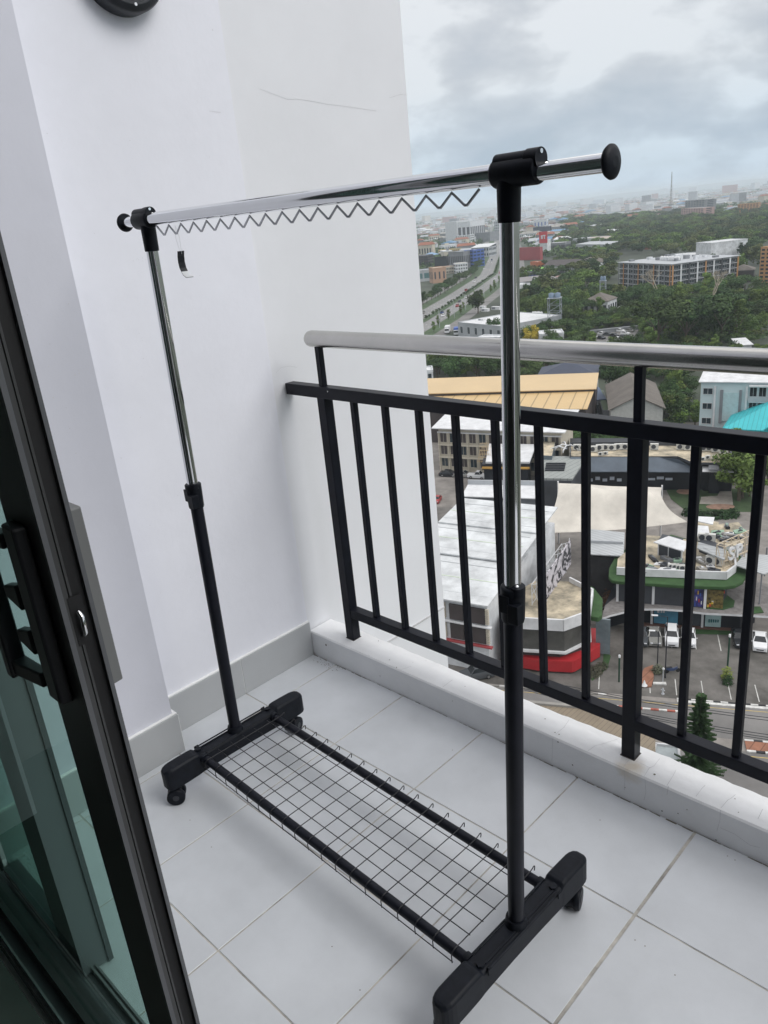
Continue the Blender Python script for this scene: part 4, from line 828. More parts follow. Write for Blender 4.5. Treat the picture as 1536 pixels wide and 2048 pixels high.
panel(oc, 'glass_wing', 5, (1500, 1080), (1625, 1090), .3, 5.4, 2.5, mat('pale_glass', (.16, .20, .22), .2, var=.3, scale=.4), th=.3)
# slanted picture billboard
bb = hroot('billboard', 'slanted black and white pattern billboard on a white steel frame', 'billboard', 5, (1140, 600), 8)
bo = Vector((bb.location.x, bb.location.y, 0))
pat = mat('billboard_print', (.45, .43, .46), .6, var=.3, scale=.9, col2=(.03, .03, .035)); 
nn_ = [q for q in MATS['billboard_print'].node_tree.nodes if q.type == 'TEX_NOISE'][0]; nn_.inputs['Distortion'].default_value = 2.2; nn_.inputs['Scale'].default_value = .45; [setattr(q.color_ramp.elements[i], 'position', (.47, .53)[i]) for q in MATS['billboard_print'].node_tree.nodes if q.type == 'VALTORGB' for i in (0, 1)]
a = at(*z(5, 1020, 815), 7.4)-bo; b_ = at(*z(5, 1275, 440), 7.4)-bo; a.z = b_.z = 7.6; tp = Vector((0, 0, 1)); dn = (b_-a); nb = Vector((dn.y, -dn.x, 0)).normalized()
mb = MB(); mb.grid([[a, b_, b_+nb*.12, a+nb*.12], [a+tp*3.6, b_+tp*3.8, b_+tp*3.8+nb*.12, a+tp*3.6+nb*.12]], pat, smooth=False); mb.build('board', bb)
mb = MB()
for i in range(8):
    p = a+dn*i/7-nb*.1; q = p-nb*1.1
    mb.beam(p+tp*.0, p+tp*4.0, .09, .09, WHT, up=(1, 0, 0)); mb.beam(q, q+tp*3.0, .09, .09, WHT, up=(1, 0, 0)); mb.beam(p+tp*3.4, q+tp*2.9, .07, .07, WHT); mb.beam(p, q+tp*2.9, .06, .06, WHT)
for hh in (.2, 1.6, 3.0): mb.beam(a-nb*1.2+tp*hh, b_-nb*1.2+tp*hh, .07, .07, WHT)
for i in range(3): p = a+dn*(i+.5)/3; mb.beam(p-tp*.4, p+tp*.2, .12, .12, WHT, up=(1, 0, 0))
mb.build('support_frame', bb)

# long white warehouse at left, its tiers
wh = hroot('warehouse', 'long white ribbed warehouse roof stepping down towards the balcony', 'warehouse', 5, (300, 400), 10)
wo = Vector((wh.location.x, wh.location.y, 0))
a = at(885, 1188, 10.6); b_ = at(978, 1203, 10.6); e_ = (b_-a).normalized(); f_ = Vector((-e_.y, e_.x, 0)); far_ = at(1052, 1000, 11.6)
Lw = (far_-a).dot(f_); Ww = (b_-a).length
def wp(s, t_, h): p = a+e_*s+f_*t_; return (p.x-wo.x, p.y-wo.y, h)
tiers = [(0, Lw*.33, 10.2, 11.0), (Lw*.33, Lw*.60, 11.3, 11.9), (Lw*.60, Lw*.86, 12.1, 12.6)]
for t0, t1, h0, h1 in tiers:
    mb = MB(); s0 = -9.5
    mb.grid([[wp(s0, t0-.5, h0-.2), wp(Ww, t0-.5, h0-.2), wp(Ww, t1+.4, h1-.2), wp(s0, t1+.4, h1-.2)], [wp(s0, t0-.5, h0), wp(Ww, t0-.5, h0), wp(Ww, t1+.4, h1), wp(s0, t1+.4, h1)]], mat('weathered_white_roof', (.54, .56, .57), .6, var=.28, scale=.35), smooth=False)
    nr = max(3, int((t1-t0)/2.8))
    for i in range(nr):
        tt = t0+(t1-t0)*(i+.4)/nr; hh = h0+(h1-h0)*(i+.4)/nr
        mb.grid([[wp(s0, tt, hh+.01), wp(Ww-.8, tt, hh+.01), wp(Ww-.8, tt+.16, hh+.01), wp(s0, tt+.16, hh+.01)], [wp(s0, tt, hh+.05), wp(Ww-.8, tt, hh+.05), wp(Ww-.8, tt+.16, hh+.05), wp(s0, tt+.16, hh+.05)]], mat('roof_rib_green', (.52, .60, .47), .6, var=.1) if i % 2 else mat('roof_rib', (.48, .50, .51), .6), smooth=False)
    mb.build('roof', wh)
mb = MB(); P = [wp(-9.4, .2, 0)[:2], wp(Ww-.4, .2, 0)[:2], wp(Ww-.4, Lw*.86, 0)[:2], wp(-9.4, Lw*.86, 0)[:2]]; mb.prism(P, 0, 10.1, WH); mb.build('wall', wh)
mb = MB(); P = [wp(-9.3, -.35, 0)[:2], wp(Ww+.2, -.35, 0)[:2], wp(Ww+.2, .19, 0)[:2], wp(-9.3, .19, 0)[:2]]; mb.prism(P, 3.9, 4.1, REDB); mb.prism(P, 6.8, 6.95, WHT); mb.build('ledge', wh)
for fl_ in (4.3, 7.1):
    for k in range(5):
        s0 = -8.2+k*3.0
        mb = MB(); q0, q1 = wp(s0, .05, 0), wp(s0+1.9, .05, 0); mb.beam((q0[0], q0[1], fl_+1.15), (q1[0], q1[1], fl_+1.15), .25, 2.2, BROWNP); mb.build('window', wh)
        mb = MB()
        for j in range(9): q0, q1 = wp(s0+2.0, .02, 0), wp(s0+2.45, .02, 0); mb.beam((q0[0], q0[1], fl_+.2+j*.25), (q1[0], q1[1], fl_+.2+j*.25), .3, .14, CREAM)
        mb.build('brick_quoin', wh)
w2 = hroot('warehouse', 'smaller white roof just behind the long ribbed warehouse', 'warehouse', 3, (700, 1250), 11)
slope(w2, 'roof', 3, [(355, 1290), (1015, 1310), (1050, 1195), (410, 1185)], [11.5]*4, WHT); padd(w2, 'wall', 3, [(370, 1292), (1010, 1312), (1045, 1215), (415, 1200)], 11.2, 0, 11.2, MGREY)
mb = MB(); P = [Vector((*p, 11.9)) for p in lp(w2, pxpoly(3, [(410, 1188), (1050, 1198)], 11.5))]; mb.beam(P[0], P[1], .3, .8, LGREY); mb.build('parapet', w2)
# cream row of shophouses behind
rw, W, D = block('shophouse_row', 'three storey cream and brown shophouse row with white sheet roof', 'building', z(3, 155, 705), z(3, 1200, 740), 10.3, 11, wall=CREAM, roofm=WHT, roof='shed', ridge=1.6, over=1.2)
for fl_ in range(3):
    for k in range(12):
        x = W*(k+.5)/12; window_part(rw, 'window', x, -.05, 2.2+fl_*2.9, W/12*.72, 2.3, 'f', CREAM, BROWNP if (k+fl_) % 3 else WIN)
mb = MB()
for fl_ in range(1, 4): mb.box(-.2, -.35, fl_*3.0+.15, W+.2, -.01, fl_*3.0+.42, CREAM if fl_ < 3 else WHT)
for k in range(13): mb.box(W*k/12-.12, -.3, 0, W*k/12+.12, -.012, 9.2, CREAM)
mb.build('ledge', rw); del rw['W'], rw['D']
# white canopy building with a yellow fascia and golden lattice sign
cb = hroot('canopy_building', 'white flat canopy building with yellow fascia and black shopfront', 'building', 3, (750, 950), 7)
CBP = [(560, 1000), (935, 1000), (990, 850), (590, 845)]
padd(cb, 'roof', 3, CBP, 7.5, 7.2, 7.6, WHT); padd(cb, 'fascia', 3, [(530, 1050), (935, 1052), (960, 950), (560, 940)], 6.3, 5.9, 7.1, BLK); 
panel(cb, 'yellow_stripe', 3, (530, 1052), (935, 1055), 6.2, 6.6, 6.3, mat('fascia_yellow', (.55, .32, .08), .5), th=.3)
padd(cb, 'wall', 3, [(545, 1060), (925, 1065), (940, 990), (560, 985)], 6, 0, 5.9, BLK)
gs = hroot('lattice_sign', 'golden lattice sign tower beside the white canopy roof', 'sign', 3, (545, 900), 8)
mb = MB(); GL_ = mat('gold_lattice', (.55, .42, .25), .6)
p0 = at(*z(3, 545, 985), 6.5); q = Vector((gs.location.x, gs.location.y, 0)); p0 = p0-q; p0.z = 6
for i in range(7): mb.beam(p0+E1*(i*.45-1.4), p0+E1*(i*.35-.6)+Vector((0, 0, 4.6-abs(i-4)*.4)), .12, .08, GL_)
for j in range(6): mb.beam(p0+E1*(-1.4+j*.14)+Vector((0, 0, .3+j*.8)), p0+E1*(1.3-j*.02)+Vector((0, 0, .3+j*.8)), .09, .08, GL_)
mb.build('lattice', gs)
# grey hipped vent roof
vb = hroot('vent_building', 'grey tiled low roof with a black louvre panel', 'building', 3, (1150, 1040), 7)
padd(vb, 'roof', 3, [(1015, 1140), (1300, 1145), (1425, 955), (1015, 950)], 7, 6.7, 7.1, mat('vent_roof', (.27, .29, .28), .8, var=.1, kind='seam', pat=1.2, axis=0)); padd(vb, 'wall', 3, [(1030, 1160), (1290, 1160), (1400, 980), (1030, 970)], 6.7, 0, 6.7, DGREY)
mb = MB()
for j in range(5): P = [Vector((*p, 7.25)) for p in lp(vb, pxpoly(3, [(1065+j*3, 1075-j*15), (1232+j*3, 1075-j*15)], 7.1))]; mb.beam(P[0], P[1], .35, .2, BLK)
mb.build('louvre', vb)
vt = hroot('stair_tower', 'small grey blue rooftop stair box near the vent building', 'building', 3, (1080, 860), 9)
padd(vt, 'wall', 3, [(1020, 940), (1125, 945), (1160, 800), (1030, 790)], 8, 0, 8, mat('bluegrey', (.12, .15, .17), .6), top=CONC)
for k, (x, y) in enumerate([(1180, 905), (1215, 890), (1250, 900), (1235, 870), (1290, 895)]):
    p = at(*z(3, x, y), 7.5); mb = MB(); mb.tube([(-1.6, -.5, .4), (0, 0, 1.1), (1.6, .5, .5)], .14, WHT, n=8); mb.tube([(-1.6, -.5, 0), (-1.6, -.5, .4)], .14, WHT, n=8); o = mb.build('duct_pipe', loc=(p.x, p.y, G+7.5)); o.rotation_euler = (0, 0, k*.7); tag(o, 'white duct pipe in the tangle behind the vent roof', 'pipe', 'roof pipes')
# dark arcade behind, flat beige roof with a row of units
da = hroot('dark_arcade', 'long black arcade with flat beige roof and slanted grey awning', 'mall', 4, (500, 1000), 7)
DR = [(-170, 960), (330, 962), (600, 960), (760, 960), (870, 1005), (960, 1012), (1235, 1015), (1195, 905), (1050, 885), (850, 870), (330, 865), (-170, 870)]
padd(da, 'roof', 4, DR, 7.5, 7.0, 7.5, DGREY, top=CONC)
mb = MB(); P = lp(da, pxpoly(4, DR[6:]+DR[:1], 7.5))
for a_, b2 in zip(P[:-1], P[1:]): mb.beam((*a_, 7.7), (*b2, 7.7), .25, 1.2, DGREY)
mb.build('parapet', da)
slope(da, 'awning', 4, [(-170, 1092), (330, 1092), (860, 1095), (870, 1050), (760, 985), (600, 968), (-170, 968)], [5.2, 5.2, 5.2, 6.0, 7.4, 7.4, 7.4], mat('awning_grey', (.085, .11, .14), .5, var=.25, scale=.25))
padd(da, 'wall', 4, [(-170, 1195), (330, 1195), (700, 1190), (1000, 1190), (950, 1010), (-170, 1000)], 1.5, 0, 6.8, BLK)
cl_ = mat('cloud_cutout', (.55, .60, .68), .5)
for i in range(7):
    x = -140+i*62; pa_ = [(x, 1180), (x+50, 1182)]; panel(da, 'cloud_panel', 4, (x, 1190), (x+40, 1190), 2.0+(i % 2)*.3, 2.6+(i % 2)*.4, 1.6, cl_, th=.5)
for i in range(3): x = 500+i*75; panel(da, 'cloud_panel', 4, (x, 1188), (x+60, 1188), 2.2+(i % 2)*.2, 2.6+(i % 2)*.3, 1.6, cl_, th=.5)
for i, (x, y) in enumerate([(85, 912), (140, 910), (190, 912), (245, 905), (310, 905), (555, 905), (780, 905), (845, 908), (985, 915), (1030, 915), (1085, 925), (1150, 940), (-60, 912), (-110, 910), (30, 925)]): acpx('air conditioner in the row along the dark arcade roof', 4, x, y, 7.5, rr.uniform(-.2, .2), 1.75)
for x, y in [(90, 955), (135, 950), (975, 1000), (1015, 985), (1075, 985)]: acpx('small unit standing on the dark arcade roof', 4, x, y, 7.5, .3, 1.0)
bk = hroot('black_kiosk', 'small black building with grey cap and white side roofs', 'building', 4, (1090, 1150), 6)
padd(bk, 'wall', 4, [(975, 1240), (1220, 1245), (1240, 1120), (985, 1110)], .5, 0, 5.6, BLK); slope(bk, 'roof', 4, [(970, 1090), (1240, 1095), (1235, 1050), (970, 1048)], [6, 6, 6.4, 6.4], WHT)
slope(bk, 'cap', 4, [(1020, 1075), (1115, 1075), (1110, 1012), (1028, 1010)], [6.6, 6.6, 7.2, 7.2], MGREY); panel(bk, 'pillar', 4, (1025, 1215), (1115, 1218), 0, 6.5, 1.5, BLK, th=.6)
tl = mat('blue_tarp', (.02, .03, .25), .5); p = at(*z(4, 1130, 1225), .6); mb = MB(); mb.tube([(0, 0, 0), (0, 0, .9), (0, 0, 1.5), (0, 0, 1.7)], [.8, .85, .5, .1], tl, n=14, ); tag(mb.build('blue_tank', loc=(p.x, p.y, G)), 'blue covered drum standing in front of the black kiosk', 'tank')
# lawn terrace
sheet('lawn', zz(4, [(640, 1215), (960, 1220), (1250, 1240), (1390, 1250), (1400, 1440), (840, 1440), (700, 1330)]), .06, TURF2)
sheet('paved_terrace', zz(4, [(945, 1370), (960, 1310), (1100, 1300), (1130, 1240), (1220, 1240), (1235, 1380)]), .09, mat('pale_paving', (.38, .35, .31), .9, var=.25, scale=.6))
for cx, cy, rx, ry in ((830, 1262, 85, 26), (1125, 1395, 125, 24)): sheet('oval_bed', zz(4, [(cx+rx*math.cos(t_), cy+ry*math.sin(t_)) for t_ in [k*.393 for k in range(16)]]), .12, mat('terracotta_bed', (.30, .19, .14), .9, var=.3, scale=.8))
# tensile tent
tt = hroot('tension_canopy', 'large cream tensile fabric canopy with pointed corners', 'canopy', 4, (300, 1400), 9)
to = Vector((tt.location.x, tt.location.y, G))
c4 = [at(1080, 1066, 7.5), at(1116, 967, 11.2), at(1324, 975, 10.8), at(1376, 1044, 7.5)]
mid_front = at(1215, 1042, 6.6); nU, nV = 22, 14; rows = []
A_, B2, C2, D2 = c4   # near left, far left, far right, near right
for j in range(nV+1):
    v_ = j/nV; row = []
    for i in range(nU+1):
        u_ = i/nU; p = A_.lerp(D2, u_).lerp(B2.lerp(C2, u_), v_)
        dirv = (B2-A_).normalized(); side = (D2-A_).normalized()
        p = p+dirv*(.9*math.sin(math.pi*u_)*(1-v_))-dirv*(.4*math.sin(math.pi*u_)*v_)+side*(1.0*math.sin(math.pi*v_)*(1-u_))-side*(1.7*math.sin(math.pi*v_)*u_)
        p.z += 2.4*math.exp(-((u_-.28)**2+(v_-.62)**2)*16)+2.2*math.exp(-((u_-.74)**2+(v_-.6)**2)*18)-1.0*math.sin(math.pi*u_)*(1-v_)
        row.append(p-to)
    rows.append(row)
mb = MB(); mb.grid(rows, FAB, closed=False); mb.grid([[p-Vector((0, 0, .06)) for p in r_] for r_ in rows], FAB, closed=False); mb.build('fabric', tt)
mb = MB()
for p, o_ in zip(c4, (0, 0, 0, 0)): q = p-to; mb.tube([(q.x, q.y, 0), (q.x, q.y, q.z+.4)], .14, WHT, n=10)
mb.build('mast', tt)
gr = hroot('corrugated_building', 'grey corrugated roof building in front of the cream canopy', 'building', 6, (140, 240), 8)
slope(gr, 'roof', 6, [(-60, 335), (290, 352), (300, 150), (-10, 120)], [7.8, 7.8, 9.0, 9.0], CORR); padd(gr, 'wall', 6, [(-50, 360), (280, 370), (290, 250), (-10, 240)], 7.2, 0, 7.2, mat('dark_wall', (.03, .03, .033), .8, var=.6, scale=.4))  # wall in a mottled near-black colour
mb = MB(); P = [Vector((*p, 8.6)) for p in lp(gr, pxpoly(6, [(-40, 235), (285, 250)], 8.4))]; mb.beam(P[0], P[1], .2, .35, LGREY); mb.build('ridge_flashing', gr)

# street furniture and small near things
def lamp_post(label, n, x, y, hgt, cat='street lamp', col=BLK, arm=1.2, group='lamp posts'):
    p = at(*z(n, x, y), 0); root = thing('street_lamp', label, cat, (p.x, p.y, G), AN+math.pi/2, group)
    mb = MB(); mb.tube([(0, 0, 0), (0, 0, .4), (0, 0, hgt)], [.12, .08, .05], col, n=8); mb.build('pole', root)
    mb = MB(); mb.tube([(0, 0, hgt-.05), (0, arm, hgt+.1)], .035, col, n=6); mb.build('arm', root); mb = MB(); mb.box(-.14, arm-.1, hgt+.02, .14, arm+.65, hgt+.14, WHT); mb.build('lamp_head', root, bevel=.03); return root
lamp_post('slim black lamp post in the middle of the parking lot', 6, 648, 1405, 8.6)
lamp_post('black lamp post close to the motorcycle', 6, 580, 1335, 5.5, arm=.5)
def green_post(label, n, x, y, h):
    p = at(*z(n, x, y), 0); root = thing('bollard_post', label, 'post', (p.x, p.y, G), 0, 'green and white posts'); mb = MB(); mb.tube([(0, 0, 0), (0, 0, h)], .11, mat('post_green', (.012, .05, .03), .5), n=10); mb.build('pole', root); mb = MB(); mb.tube([(0, 0, h), (0, 0, h+.35), (0, 0, h+.4)], [.14, .14, .05], WHT, n=10); mb.build('cap', root)
green_post('tall dark green post rising from the yellow green bush', 6, 1185, 1330, 4.6)
green_post('short post beside the brick ramp', 6, 250, 1440, 3.5)
# hydrant
p = at(*z(6, 628, 1545), 0); hy = thing('fire_hydrant', 'pale fire hydrant on the kerb below the lamp post', 'hydrant', (p.x, p.y, G)); mb = MB(); mb.tube([(0, 0, 0), (0, 0, .08), (0, 0, .09), (0, 0, .75), (0, 0, .9)], [.2, .2, .11, .11, .03], LGREY, n=12); mb.build('barrel', hy); mb = MB(); mb.tube([(-.24, 0, .55), (.24, 0, .55)], .07, LGREY, n=10); mb.build('outlet', hy)
p = at(*z(6, 628, 1450), 0); hy2 = thing('street_post', 'thin white post standing above the hydrant', 'post', (p.x, p.y, G)); mb = MB(); mb.tube([(0, 0, 0), (0, 0, 1.9)], .07, LGREY, n=8); mb.build('pole', hy2); mb = MB(); mb.tube([(0, 0, 1.9), (0, 0, 2.05), (0, 0, 2.2)], [.1, .19, .05], WHT, n=12); mb.build('globe', hy2)
# motorcycle
p = at(*z(6, 705, 1360), 0); mo = thing('motorcycle', 'dark blue motor scooter parked alone in the lot', 'motorcycle', (p.x, p.y, CARZ), AN+1.9); MBL = mat('moto_blue', (.03, .05, .11), .3)
mb = MB(); mb.grid([[(x*.5-.0, y, zq) for x, y, zq in ((-.25, -.7, .5), (.25, -.7, .5), (.18, -.7, .8), (-.18, -.7, .8))], [(x*.5, -.2, zq) for x, zq in ((-.3, .3), (.3, .3), (.25, .6), (-.25, .6))], [(x*.5, .3, zq) for x, zq in ((-.35, .35), (.35, .35), (.3, .75), (-.3, .75))], [(x*.5, .85, zq) for x, zq in ((-.2, .6), (.2, .6), (.15, .8), (-.15, .8))]], MBL, smooth=False); mb.build('body', mo, bevel=.03)
mb = MB(); mb.box(-.14, .0, .76, .14, .75, .86, BLK); mb.build('seat', mo, bevel=.03); mb = MB(); mb.tube([(-.33, -.62, 1.0), (0, -.66, .95), (.33, -.62, 1.0)], .025, BLK, n=6); mb.tube([(0, -.66, .95), (0, -.78, .3)], .03, MGREY, n=6); mb.build('handlebar', mo)
for y in (-.78, .62): mb = MB(); mb.tube([(-.05, y, .28), (.05, y, .28)], .28, TYRE, n=18); mb.build('wheel', mo)
# bushes
def bush(label, n, x, y, h, r, cnt, mt, name='bush', flat_=1.0):
    p = at(*z(n, x, y), h*.4); mb = MB(); q = random.Random(int(x*7+y))
    for i in range(cnt):
        d = Vector((q.gauss(0, 1), q.gauss(0, 1), abs(q.gauss(0, 1)))).normalized()*r*q.uniform(.5, 1.1); d.z = d.z*h/r*flat_; s = r*q.uniform(.10, .22); nrm = (d+Vector((q.gauss(0, .4), q.gauss(0, .4), .3))).normalized(); t1 = nrm.orthogonal().normalized(); t2 = nrm.cross(t1); mb.face([d+t1*s, d+t2*s*.7, d-t1*s, d-t2*s*.7], mt)
    root = thing(name, label, 'bush', (p.x, p.y, G+.02)); mb.build('foliage', root); mb = MB(); mb.tube([(0, 0, 0), (0, 0, h*.6)], .05, BARK, n=6); mb.build('stem', root); return root
bush('bright yellow green bush at the foot of the green post', 6, 1183, 1370, 1.5, .75, 260, mat('lime_leaves', (.16, .20, .03), .8, var=.4, scale=3)); bush('dark green shrub below the yellow green bush', 6, 1185, 1425, 1.2, .7, 260, LEAFD)
bush('grey leafed shrub behind the brick ramp corner', 6, 590, 1330, 1.2, .8, 260, mat('grey_leaves', (.10, .11, .07), .9, var=.4, scale=2))
for i, (x, y) in enumerate([(860, 1440), (930, 1458), (1000, 1468), (1080, 1465), (1150, 1460), (1230, 1455)]): bush('dark clipped hedge bush in the row edging the lawn', 4, x, y, 1.4, 1.4, 300, LEAFD)['group'] = 'hedge edging the lawn'
for i, (x, y) in enumerate([(165, 690), (200, 740), (140, 765), (55, 590), (120, 640)]): bush('reddish brown shrub in the dark gap between the two shop buildings', 6, x, y, 2.4, 1.0, 240, mat('rust_leaves', (.10, .055, .035), .9, var=.5, scale=2))['group'] = 'shrubs in the gap'
for i, (x, y) in enumerate([(60, 1340), (30, 1370), (100, 1300), (15, 1330)]): bush('low dusty shrub beside the red corner building', 6, x, y, .9, .8, 240, mat('dusty_leaves', (.07, .07, .045), .9, var=.5, scale=2))['group'] = 'shrubs by the corner'
# traffic cone white thing
p = at(*z(6, 468, 1482), 0); mb = MB(); mb.tube([(0, 0, 0), (0, 0, .06), (0, 0, .07), (0, 0, .75)], [.38, .38, .26, .04], WHT, n=10); tag(mb.build('marker_cone', loc=(p.x, p.y, G+.17)), 'small white cone at the lower end of the brick ramp', 'cone')
# screen building below, white box, pine
sb = thing('screen_building', 'low building with brown gridded screen roof just past the kerb', 'building', tuple(at(1150, 1440, 12)[:2])+(G,))
SP_ = [(760, 1400), (1030, 1404), (1170, 1416), (1311, 1452), (1311, 1520), (1100, 1560), (760, 1500)]
P = lp(sb, blob(SP_, 14)); mb = MB(); mb.prism(P, 13.8, 14, TILEB); mb.build('screen_roof', sb); mb = MB(); mb.prism([(x*.97, y*.97) for x, y in P], 0, 13.8, CONCG); mb.build('wall', sb)
mb = MB(); 
for a_, b2 in zip(P[:3], P[1:4]): mb.beam((*a_, 14.05), (*b2, 14.05), .35, .3, CONCG)
mb.build('edge_beam', sb)
wb = thing('white_roof_box', 'white framed grey roof box left of the pine tree', 'roof', tuple(at(1330, 1505, 4)[:2])+(G,))
P = lp(wb, blob([(1311, 1490), (1357, 1494), (1362, 1560), (1300, 1560)], 4.0)); mb = MB(); mb.prism(P, 0, 4.0, MGREY, top=mat('roof_pale', (.34, .38, .39), .6)); mb.build('body', wb)
mb = MB(); [mb.beam((*a_, 4.1), (*b2, 4.1), .22, .3, WHT) for a_, b2 in zip(P, P[1:]+P[:1])]; mb.build('rim', wb)
# pine
pp_ = at(1400, 1440, 9.5); pine = thing('pine_tree', 'dark green pine with tiered branches standing by the road', 'tree', (pp_.x, pp_.y, G))
mb = MB(); q = random.Random(5); HP_ = 12.6
mb.tube([(0, 0, 0), (0, 0, HP_*.6), (0, 0, HP_)], [.22, .12, .02], BARK, n=8); mb.build('trunk', pine)
PINEL = mat('pine_needles', (.045, .085, .035), .9, var=.5, scale=1.2, spec=.15); mb = MB()
for k in range(46):
    zq = 1.6+(HP_-1.8)*k/46; rad = 2.9*(1-(zq/HP_))**.85+.15
    for j in range(7):
        a0 = j*.9+k*1.3+q.uniform(-.2, .2); L_ = rad*q.choice([.55, .8, 1.0, 1.12])*q.uniform(.85, 1.08); dx = Vector((math.cos(a0), math.sin(a0), 0)); sd_ = Vector((-dx.y, dx.x, 0))
        for s in range(int(4+L_*6)):
            f = (s+.6)/(4+L_*6); c_ = dx*L_*f+Vector((0, 0, zq-.05-.25*f*L_*.4+.28*f*f*L_*.5)); ln_ = .34*(1-.4*f)
            for sg in (-1, 1): mb.face([c_, c_+(dx*.5+sd_*sg)*ln_*.6+Vector((0, 0, .12)), c_+(dx*.7+sd_*sg*.8)*ln_+Vector((0, 0, .20)), c_+dx*ln_*.7+Vector((0, 0, .05))], PINEL)
mb.build('crown', pine)
# overhead wires
wi = MB()
for k, (hA, dv_) in enumerate(((6.4, 0), (6.1, 4), (5.9, 24), (5.7, 28), (6.0, 31))):
    a_, b2 = at(1180, 1372+dv_*1.0, hA), at(1700, 1445+dv_*1.6, hA); P = []
    for i in range(17): f = i/16; p = a_.lerp(b2, f*1.5-.3); p.z = G+hA-.9*(1-(2*f-1)**2); P.append(p)
    wi.tube(P, .035, BLK, n=5, cap=False)
tag(wi.build('overhead_cable'), 'bundle of black overhead cables along the street', 'cable')

# ------------------------------------------------------------------ middle distance: yellow sheds, school, teal roof
ye, W, D = block('market_hall', 'long yellow metal market hall roof in two slopes with dark clerestory', 'hall', z(3, -200, 425), z(3, 1495, 378), 10.5, z(3, 1536, 268), wall=BROWNP, roofm=YEL2, roof='shed', ridge=.8, over=.3)
keep(ye); y2, W, D = block('market_hall', 'lower yellow ribbed roof in front of the long market hall', 'hall', z(3, -300, 556), z(3, 1415, 548), 8.8, z(3, 1500, 418), wall=BROWNP, roofm=YEL, roof='shed', ridge=1.2, over=.4); keep(y2)
gh, W, D = block('gable_house', 'brown tiled gable building with pale end wall', 'house', z(4, 180, 560), z(4, 630, 545), 8, z(4, 655, 330), wall=mat('pale_gable', (.42, .43, .41), .8), roofm=BRT, roof='gabley', ridge=3.2, over=.6); keep(gh)
ga, W, D = block('green_shed', 'narrow green roofed shed left of the brown gable', 'shed', z(4, 110, 565), z(4, 175, 562), 5, z(4, 225, 385), wall=MGREY, roofm=mat('moss_roof', (.12, .16, .10), .8, var=.2), roof='flat', par=.1); keep(ga)
gb, W, D = block('small_hut', 'small grey hut with blue white roof beside the yellow hall', 'hut', z(4, 5, 480), z(4, 120, 470), 5.2, 7, wall=LGREY, roofm=mat('bluish_roof', (.10, .14, .22), .6), roof='shed', ridge=1.6, floors=1, bays=1, winw=.25); keep(gb)
sc_, W, D = block('school_building', 'pale blue white four storey block with window slots and balconies', 'building', z(4, 960, 320), z(4, 1900, 330), 14.5, z(4, 850, 250), wall=SCHW, roofm=WHT, roof='shed', ridge=1.0, over=.5); keep(sc_)
for fl_ in range(4):
    window_part(sc_, 'window', W*.07, 0, 1.9+fl_*3.5, W*.095, 1.5, 'f', WHT, WIN)
    for k in range(6): window_part(sc_, 'window', W*(.50+k*.085), -.0, 1.9+fl_*3.5, W*.07, 2.2, 'f', SCHW, WINB)
mb = MB(); 
for fl_ in range(4): mb.box(W*.46, -1.1, fl_*3.5+3.2, W, -.02, fl_*3.5+3.5, WHT); mb.box(W*.46, -1.15, fl_*3.5-.1, W, -1.05, fl_*3.5+1.0, LGREY)
mb.box(W*.13, -.5, 0, W*.15, -.02, 13.6, WHT); mb.box(W*.43, -.5, 0, W*.45, -.02, 13.6, WHT); mb.box(W*.22, -.25, 5.5, W*.37, -.02, 12.2, mat('school_panel', (.42, .55, .57), .7)); mb.box(W*.19, -.35, 5, W*.22, -.02, 12.8, MGREY); mb.box(W*.37, -.35, 5, W*.395, -.02, 12.8, MGREY); mb.build('balcony_slab', sc_)
tr, W, D = block('teal_pavilion', 'open hall under a bright teal hipped roof', 'pavilion', z(4, 1200, 710), z(4, 1900, 745), 7.0, z(4, 1110, 505), wall=mat('pav_wall', (.30, .31, .31), .8), roofm=TEAL, roof='hip', ridge=4.2, over=1.2); keep(tr)
mb = MB(); mb.grid([[(W*.45, -1.3, 7.2), (W*.75, -1.3, 7.2), (W*.60, -1.3, 8.9)], [(W*.45, 4, 7.2), (W*.75, 4, 7.2), (W*.60, 4, 8.9)]], TEAL, smooth=False); mb.box(W*.5, -1.32, 7.3, W*.7, -1.305, 7.8, DGREY); mb.build('gablet', tr)
nb_, W, D = block('dark_blue_roof_house', 'house with dark blue hipped roof behind the yellow hall', 'house', z(3, 1010, 270), z(3, 1500, 255), 8, 14, wall=WH, roofm=NAVY, roof='hip', ridge=2.6, over=.6); keep(nb_)
wu, W, D = block('white_house', 'white multi balcony house cut by the wall edge', 'house', z(3, -60, 240), z(3, 110, 225), 6, 8, wall=WH, roofm=WHT, floors=2, bays=3, winw=.5, far=True); keep(wu)
wr2, W, D = block('white_roof_store', 'white flat roofed store beside the highway service road', 'store', z(1, 480, 1310), z(1, 850, 1345), 6.5, z(1, 560, 1195), wall=LGREY, roofm=WHT, roof='flat', par=.4, floors=1, bays=6, winw=.35); keep(wr2)
for k, (x, y, w_, h_) in enumerate([(710, 1215, 4, 1.5), (800, 1200, 5, 1.6), (690, 1190, 3, 1.2), (680, 1290, 3, 1.0)]):
    p = at(*z(1, x, y), 6.6); mb = MB(); mb.box(-w_/2, -1, 0, w_/2, 1, h_, WHT); mb.box(-w_/2+.3, -1.05, .3, 0, -.99, h_-.3, MGREY); tag(mb.build('roof_unit', loc=(p.x, p.y, G+6.6)), ['large white machine box at the front left of the flat store roof', 'white box beside the chrome pole on the store roof', 'small white box furthest back on the store roof', 'low white vent near the middle of the store roof'][k], 'roof unit', 'machines on the store roof')

